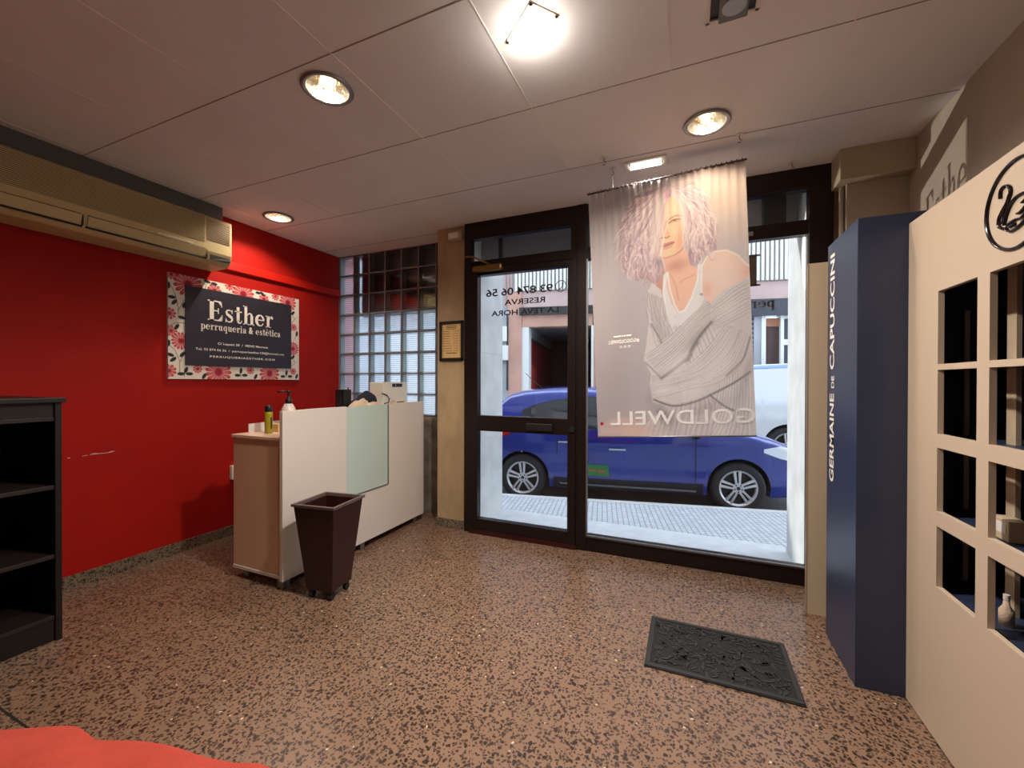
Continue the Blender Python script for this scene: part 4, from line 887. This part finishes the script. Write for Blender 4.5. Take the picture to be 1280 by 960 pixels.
t = T2(); t.text('#GOGOLDWELL', .263, .083, .548, .572, bold=.015); [t.rect(a, .588, b_, .597) for a, b_ in ((.118,.160),(.165,.172),(.176,.186),(.191,.220))]
for k in range(3): x = .150+k*.024; t.rect(x, .522, x+.014, .524); t.rect(x, .533, x+.014, .535); t.rect(x, .522, x+.002, .535); t.rect(x+.012, .522, x+.014, .535); t.rect(x+.005, .526, x+.009, .531)
on_cloth(t.build('small_print', 'letter_white', bnr, tuple(BL), tuple(ebx), tuple(ez)))
t = T2(); t.rect(.018, .07, .036, .086); on_cloth(t.build('corner_mark', 'tail_red', bnr, tuple(BL), tuple(ebx), tuple(ez)))

# ============================================================= OUTSIDE
struct(B(-1.655, .645, 2.96, 3.56, -.12, .003).build('entrance_slab', 'entry_slab'))
struct(B(-1.93, -1.63, 2.965, 3.60, 0, 2.5).build('facade_pier', 'outer_marble'))
struct(B(.645, .80, 2.975, 3.45, 0, 2.5).build('facade_pier', 'outer_marble'))
struct(B(1.07, 14, 3.0, 3.45, -.2, 13.5).build('facade_wall', 'outer_marble'))
struct(B(-8, -3.43, 3.0, 3.5, -.2, 13.5).build('facade_wall', 'outer_marble'))
struct(B(-3.43, 1.07, 2.97, 3.38, 2.72, 13.5).build('facade_wall', 'outer_marble'))
for z in (.70, 1.45): struct(B(-1.632, -1.628, 2.98, 3.605, z, z+.006).build('trim_6', 'kerb'))
struct(B(-1.63, .645, 3.16, 3.24, 2.22, 2.463).build('trim_7', 'shutter_grey'))
struct(B(.44, .56, 3.06, 3.15, 2.20, 2.463).build('trim_8', 'car_black')); struct(B(-1.45, -1.425, 3.12, 3.15, 2.2, 2.463).build('trim_9', 'car_black'))
SL = .19; TH = math.atan(SL)
def quadprism(name, m, x0, x1, ya, yb, za0, zb0, d=.2):       # ya, yb functions of x
    v = [(x0, ya(x0), za0), (x1, ya(x1), za0), (x1, yb(x1), zb0), (x0, yb(x0), zb0)]
    return struct(MB().prism(v, (0,0,-d)).build(name, m))
kb = lambda x: 4.93 + SL*x
quadprism('pavement', 'pavement', -7.2, 14, lambda x: 3.36, kb, -.03, -.17)
quadprism('kerb', 'kerb', -7.2, 14, lambda x: kb(x)-.001, lambda x: kb(x)+.12, -.168, -.175)
quadprism('road', 'asphalt', -30, 30, lambda x: kb(x)+.11, lambda x: 7.6+SL*x, -.33, -.26)
quadprism('road', 'asphalt', -30, 30, lambda x: 7.6+SL*x, lambda x: 9.0+SL*x, -.26, -.12)
quadprism('pavement', 'pavement', -30, 30, lambda x: 9.0+SL*x, lambda x: 10.02+SL*x, -.0, 0)

ob = thing('opposite_building', 'street front with salmon garage portal, ribbed white cladding and dark shop fascia', 'building', (0, 10, 0), TH)
def ob_box(name, m, X0, X1, d0, d1, z0, z1, bevel=0):
    k = 1/math.cos(TH); return B(X0*k, X1*k, d0, d1, z0, z1).build(name, m, ob, local=True, bevel=bevel)
ob_box('upper_wall', 'pink_render', -30, 30, .02, .4, 4.6, 8.6)
ob_box('wall', 'grey_render', -30, -3.88, 0, .4, -.1, 4.6); ob_box('pillar', 'salmon', -4.02, -3.70, -.03, .3, -.1, 3.36)
ob_box('wall', 'pink_render', -3.70, 3.9, 0, .3, 2.98, 3.38); ob_box('lintel', 'salmon', -3.70, -2.05, -.02, .3, 2.52, 2.80); ob_box('drip_ledge', 'dirt_grey', -3.75, -1.6, -.08, .3, 2.80, 2.98)
ob_box('garage_jamb', 'white_paint', -3.70, -3.53, -.01, .35, -.1, 2.54)
ob_box('garage_side_wall', 'grey_render', -3.60, -3.53, .35, 4.5, 2.28, 2.9); ob_box('garage_side_door', 'red_door', -3.60, -3.53, .35, 4.5, -.1, 2.28); ob_box('door_band', 'dark_brown', -3.53, -3.50, .35, 4.5, 2.20, 2.28)
ob_box('lower_panel', 'coral_cloth', -3.53, -3.515, .4, 1.1, -.1, 1.6)
ob_box('garage_back_wall', 'dark_brown', -3.60, -2.0, 4.4, 4.6, -.1, 2.9); ob_box('garage_ceiling', 'grey_render', -3.60, -2.0, .3, 4.5, 2.6, 2.7); ob_box('garage_floor', 'asphalt', -3.60, -2.0, 0, 4.5, -.2, 0); ob_box('garage_side_wall', 'dark_brown', -2.10, -2.0, .35, 4.5, -.1, 2.9)
ob_box('post', 'white_paint', -2.08, -2.03, -.02, .3, -.1, 2.52)
m_ = MB(); k = 1/math.cos(TH)
for i in range(150):
    x = -3.86 + i*.088
    m_.box(x*k, (x+.055)*k, -.05, 0, 3.38, 4.55)
m_.build('ribbed_cladding', 'cladding', ob, local=True); ob_box('cladding_back', 'cladding_gap', -3.88, 10, -.005, .3, 3.36, 4.6)
for i in range(3): ob_box('stripe', 'salmon', -4.12+i*.08, -4.09+i*.08, -.02, .1, 3.0, 4.6)
for (a, c, z) in ((-4.35, -4.05, 2.18), (-4.35, -4.02, 1.72)): ob_box('meter_box', 'white_paint', a, c, -.10, .0, z, z+.36, .01)
ob_box('pipe', 'dirt_grey', -4.06, -4.03, -.05, 0, 1.0, 2.85)
# shop fronts to the right
ob_box('wall', 'salmon', -2.03, -.8, .02, .3, -.1, 2.98); ob_box('fascia', 'shop_dark', -.8, 3.9, -.06, .3, 2.62, 2.98)
for (a, c) in ((-.7, .45), (.55, 1.30)): ob_box('roller_shutter', 'grey_render', a, c, .05, .1, .0, 2.62)
m_ = MB()
for i in range(26): m_.box(-.7*k, 1.30*k, .03, .05, .04+i*.1, .09+i*.1)
m_.build('shutter_slats', 'shop_dark', ob, local=True)
ob_box('shop_post', 'white_paint', 1.44, 1.52, -.02, .2, -.1, 2.62); ob_box('dark_door', 'dark_brown', 1.52, 1.80, .06, .12, -.1, 2.40); ob_box('door_head', 'wood_orange', 1.52, 1.80, .04, .12, 2.40, 2.58)
ob_box('shop_post', 'white_paint', 1.80, 1.86, -.02, .2, -.1, 2.62); ob_box('shop_window', 'window_dark', 1.86, 3.2, .06, .1, -.1, 2.58); ob_box('window_bar', 'white_paint', 1.86, 3.2, .02, .1, 2.0, 2.12); ob_box('window_bar', 'white_paint', 1.86, 3.2, .02, .1, 2.56, 2.62); ob_box('stall_riser', 'grey_render', 1.30, 1.44, 0, .2, -.1, 2.62)
ob_box('wall', 'salmon', 3.2, 30, .02, .4, -.1, 3.36)
for i in range(8): ob_box('upper_window', 'window_dark', -6.5+i*2.2, -5.4+i*2.2, -.0, .05, 5.6, 7.2)
for zz in (8.9, 12.0):
    for i in range(8): ob_box('upper_window', 'window_dark', -6.5+i*2.2, -5.4+i*2.2, -.0, .05, zz, zz+1.5)

# ------------------------------------------------------------- vehicles
def make_car(name, label, cat_, loc, rotz, top, plan, W, r, axles, body_mat, belt, roofin, arch=.045, zb=.2):
    """x forward from the rear bumper, near side at -y, z above the road"""
    t = thing(name, label, cat_, loc, rotz)
    xs_t, zs_t = zip(*top); xs_p, ws_p = zip(*plan)
    zt = lambda x: float(np.interp(x, xs_t, zs_t)); L = xs_t[-1]
    def w(x, z):
        q = float(np.interp(x, xs_p, ws_p)); q -= max(0, .40-z)**2*1.1
        q -= .012*math.exp(-((z-.50)/.10)**2); q += .010*math.exp(-((z-.80)/.07)**2)
        if z > belt: q -= (z-belt)*roofin
        rr = .07; d = zt(x)-z
        if d < rr: q -= .09*(1-math.sqrt(max(0, 1-(1-max(d,0)/rr)**2)))
        return max(q, .05)
    NX, NZ = 100, 22; P = []
    R_ = r+arch; XS = [L*i/NX for i in range(NX+1) if all(abs(L*i/NX-ax) > R_*1.02 for ax in axles)]
    for ax in axles: XS += [ax-R_*1.004, ax+R_*1.004] + [ax-R_*math.cos(PI*k/24) for k in range(25)]
    XS.sort(); NX = len(XS)-1
    for i in range(NX+1):
        x = XS[i]; top_ = zt(x); low = zb + .12*max(0, (.25-x)/.25) + .10*max(0, (x-(L-.25))/.25)
        for ax in axles:
            if abs(x-ax) <= R_*1.001: low = max(low, r+math.sqrt(max(0, R_*R_-(x-ax)**2)))
        side = [(x, -w(x, low+(top_-low)*s), low+(top_-low)*s) for s in [1-(1-j/NZ)**1.25 for j in range(NZ+1)]]
        wt = -side[-1][1]; cap = [(x, -wt*c, top_+.022*(1-c*c)) for c in (.85,.6,.3,0,-.3,-.6,-.85)]
        other = [(x, -y, z) for (x, y, z) in side[::-1]]
        P.append(side+cap+other)
    m = MB(); m.grid(P, close_v=True); n = len(P[0]); m.f.append(tuple(range(n))); m.f.append(tuple(NX*n+k for k in range(n)))
    body = m.build('body', body_mat, t, local=True, smooth=True)
    md = body.modifiers.new('es', 'EDGE_SPLIT'); md.split_angle = rad(38)
    for ax in axles:
        R_ = r+arch-.004; MB().grid([[(ax+R_*math.cos(PI*i/32), y, r+R_*math.sin(PI*i/32)) for y in (-W+.045, 0, W-.045)] for i in range(33)]).build('wheel_well', 'wheel_dark', t, local=True, fix=False)
    def patch(nm, mt_, xa, xb, lo, hi, off=.006, side=-1, nx_=40, nz_=8, parent=None):
        G = []
        for i in range(nx_+1):
            x = xa+(xb-xa)*i/nx_; a, b_ = lo(x), hi(x)
            G.append([(x, side*(w(x, a+(b_-a)*j/nz_)+off), a+(b_-a)*j/nz_) for j in range(nz_+1)])
        return MB().grid(G).build(nm, mt_, parent or t, local=True, smooth=True, fix=False)
    def cappatch(nm, mt_, xa, xb, frac, off=.008):
        G = []
        for i in range(21):
            x = xa+(xb-xa)*i/20; tp = zt(x); ww = w(x, tp); G.append([(x, ww*c*frac, tp+.022*(1-(c*frac)**2)+off) for c in np.linspace(-1,1,13)])
        return MB().grid(G).build(nm, mt_, t, local=True, smooth=True, fix=False)
    for ax in axles:
        for s in (-1, 1):
            yo = s*(W-.035); d = -s
            # wheel: tyre > rim parts
            pr = [(r*.66, 0), (r*.70, -.012), (r*.86, -.016), (r*.97, -.004), (r, .03), (r, .16), (r*.94, .19), (r*.66, .19)]
            ty = MB().lathe([(q, d*(h+.012)) for q, h in pr], (ax, yo, r), 'y', 48, cap=False).build('wheel', 'tyre', t, local=True, smooth=True)
            MB().lathe([(r*.71, d*.0), (r*.68, d*.004), (r*.62, d*.010), (r*.62, d*.06)], (ax, yo, r), 'y', 48, cap=False).build('rim', 'rim_silver', ty, local=True, smooth=True)
            MB().cyl((ax, yo+d*.07, r), r*.66, d*.05, 'y', 40).build('brake_disc', 'wheel_dark', ty, local=True)
            sp = MB()
            for k in range(5):
                for q in (-1, 1):
                    a = 2*PI*k/5 + PI/2 + (.06 if s < 0 else 0); ca, sa = math.cos(a), math.sin(a)
                    def pt(u, v): return (ax+u*ca-v*sa, r+u*sa+v*ca)
                    i0, i1, o0, o1 = .012, .040, .013, .042; ri, ro = r*.17, r*.66
                    if q > 0: c4 = [pt(ri, i0*.6), pt(ro, o0), pt(ro, o1+.004), pt(ri, i1*.75)]
                    else: c4 = [pt(ri, -i1*.75), pt(ro, -o1-.004), pt(ro, -o0), pt(ri, -i0*.6)]
                    sp.prism([(x, yo+d*.006, z) for x, z in c4], (0, d*.03, 0))
            sp.build('spokes', 'rim_silver', ty, local=True, bevel=.004)
            MB().cyl((ax, yo+d*.004, r), r*.20, d*.03, 'y', 24).build('hub', 'rim_silver', ty, local=True)
            MB().cyl((ax, yo+d*.001, r), r*.07, d*.01, 'y', 16).build('hub_cap', 'wheel_dark', ty, local=True)
            lb = MB()
            for k in range(5): a = 2*PI*k/5+PI/2+.63; lb.cyl((ax+r*.135*math.cos(a), yo+d*.001, r+r*.135*math.sin(a)), .009, d*.01, 'y', 8)
            lb.build('wheel_bolts', 'wheel_dark', ty, local=True)
    return t, w, zt, patch, cappatch, body
p0x, p0y = -1.957, 4.953; ux, uy = math.cos(TH), math.sin(TH); sx = .62
# centre line of the car is one half width beyond the plane of its near wheels
W_ = .866; cx_ = p0x - sx*ux - (W_-.03)*uy*1.0; cy_ = p0y - sx*uy + (W_-.03)*ux
top = [(0,.62),(.03,.80),(.10,1.00),(.24,1.22),(.40,1.36),(.62,1.41),(1.0,1.445),(1.5,1.455),(1.95,1.43),(2.2,1.385),(2.5,1.24),(2.8,1.07),(3.0,.985),(3.25,.94),(3.55,.865),(3.80,.765),(3.96,.66),(4.06,.52)]
plan = [(0,.62),(.06,.72),(.2,.80),(.6,.855),(1.2,.862),(2.9,.862),(3.4,.845),(3.75,.76),(3.95,.62),(4.06,.46)]
t, wfun, zt, patch, cappatch, body = make_car('blue_car', 'bright blue hatchback parked at the kerb outside the shop window', 'car', (cx_, cy_, -.33), TH, top, plan, .865, .30, (sx, sx+2.545), 'car_blue', .93, .48)
IP = lambda pts: (lambda x: float(np.interp(x, [p[0] for p in pts], [p[1] for p in pts])))
lo = IP([(.60,1.11),(.85,1.035),(1.4,.965),(2.0,.935),(2.85,.915)]); hi = IP([(.60,1.15),(.75,1.22),(1.0,1.285),(1.35,1.325),(1.9,1.33),(2.25,1.285),(2.55,1.13),(2.85,.935)])
for s in (-1, 1):
    patch('side_window', 'car_glass', .72, 1.32, lo, hi, side=s); patch('side_window', 'car_glass', 1.40, 2.84, lo, hi, side=s)
    patch('window_surround', 'car_black', .60, 2.86, lambda x: lo(x)-.014, lambda x: hi(x)+.012, .003, side=s)
    patch('sill_cladding', 'car_black', 1.02, 2.78, lambda x: .205, lambda x: .335, .008, side=s)
    patch('chrome_sill', 'chrome', 1.10, 2.70, lambda x: .250 - (x-1.1)*.01, lambda x: .276 - (x-1.1)*.01, .018, side=s)
    for xs_ in (1.36, 2.69): patch('door_seam', 'seam', xs_, xs_+.010, lambda x: .34, lambda x: lo(x)-.01, .002, side=s, nx_=1, nz_=16)
    patch('door_seam', 'seam', 1.06, 1.07, lambda x: .62, lambda x: lo(x)-.01, .002, side=s, nx_=1, nz_=16)
    patch('crease', 'car_blue', 1.4, 2.9, lambda x: .80+.0*x, lambda x: .812, .006, side=s, nz_=2)
    for hx in (1.20+.42, 1.20-.0): pass
    hdl = patch('door_handle', 'chrome', 1.70, 1.90, lambda x: .700, lambda x: .722, .030, side=s, nz_=3)
    patch('door_handle', 'chrome', 1.08, 1.24, lambda x: .775, lambda x: .795, .025, side=s, nz_=3)
    hl = patch('headlight', 'head_lamp', 3.42, 3.97, IP([(3.40,.735),(3.6,.66),(3.97,.565)]), IP([(3.40,.765),(3.6,.80),(3.8,.75),(3.97,.655)]), .008, side=s)
    patch('tail_light', 'tail_red', .035, .46, IP([(.035,.72),(.25,.78),(.46,.86)]), IP([(.035,.80),(.25,.90),(.46,.885)]), .008, side=s)
    patch('bumper_grille', 'car_black', 3.80, 4.05, lambda x: .33, lambda x: .42, .006, side=s)
    mr = MB().lathe([(0,0),(.07,.012),(.09,.05),(.085,.09),(0,.10)], (2.62, s*.93, .94), 'x', 20).build('door_mirror', 'car_black', t, local=True, smooth=True); 
    for v in mr.data.vertices: v.co.z = .94+(v.co.z-.94)*.75; v.co.y = s*.93+(v.co.y-s*.93)*1.15
    B(2.60, 2.66, min(s*.84, s*.9), max(s*.84, s*.9), .90, .93).build('mirror_arm', 'car_black', t, local=True)
st_ = patch('door_sticker', 'green_sticker', 1.42, 1.70, lambda x: .375+(x-1.42)*-.02, lambda x: .515+(x-1.42)*-.02, .010)
T2().rect(.045, .060, .13, .078).rect(.15, .048, .235, .072).build('lettering', 'sticker_red', st_, (1.42, -(wfun(1.55, .44)+.014), .375), (1,0,0), (0,0,1), local=True)
cappatch('windscreen', 'car_glass', 2.26, 2.94, .93); cappatch('rear_window', 'car_glass', .13, .36, .85)
MB().tube([(.75, 0, 1.44), (.50, 0, 1.66)], .004).build('antenna', 'car_black', t, local=True)

top = [(0,.7),(.05,1.2),(.12,1.66),(.3,1.72),(1.2,1.76),(2.6,1.74),(3.0,1.62),(3.35,1.18),(3.8,1.08),(4.15,.92),(4.25,.6)]
plan = [(0,.80),(.1,.86),(1,.89),(3.2,.89),(3.8,.84),(4.1,.72),(4.25,.55)]
vx, vy = .62, 8.15
t, w2_, zt2, patch2, cap2, _b = make_car('white_van', 'white van parked on the far side of the street', 'van', (vx-.885*uy*0+.0, vy+.9+SL*vx*1.0-.15, -.22), TH, top, plan, .89, .33, (.80, 3.35), 'van_white', 1.05, .22, arch=.05, zb=.24)
for s in (-1, 1):
    patch2('roof_trim', 'van_blue_trim', .2, 2.8, lambda x: zt2(x)-.06, lambda x: zt2(x)-.01, .008, side=s)
    patch2('door_seam', 'seam', 1.9, 1.91, lambda x: .35, lambda x: 1.62, .003, side=s, nx_=1); patch2('side_window', 'car_glass', 2.05, 2.95, lambda x: 1.08, IP([(2.05,1.5),(2.6,1.5),(2.95,1.25)]), .008, side=s)
    patch2('side_moulding', 'car_black', 1.2, 2.95, lambda x: .42, lambda x: .47, .012, side=s); patch2('tail_light', 'tail_red', .06, .14, lambda x: .9, lambda x: 1.3, .008, side=s); patch2('headlight', 'head_lamp', 3.85, 4.18, lambda x: .74, lambda x: .88, .008, side=s)
cap2('windscreen', 'car_glass', 2.72, 3.3, .92)
# added spot in empty air, standing in for sun reflected along the kerb, falling on the side wall through the shop window
l = bpy.data.lights.new('reflected_sun_standin', 'SPOT'); l.energy = 4200; l.color = (1, .95, .86); l.spot_size = rad(6.6); l.spot_blend = .1; l.shadow_soft_size = .015
o = bpy.data.objects.new('reflected_sun_standin', l); C.objects.link(o); o.location = (-5.2, 5.25, 1.05); o.rotation_euler = (Vector(o.location)-Vector((1.07, 2.5, 2.07))).to_track_quat('Z', 'Y').to_euler()
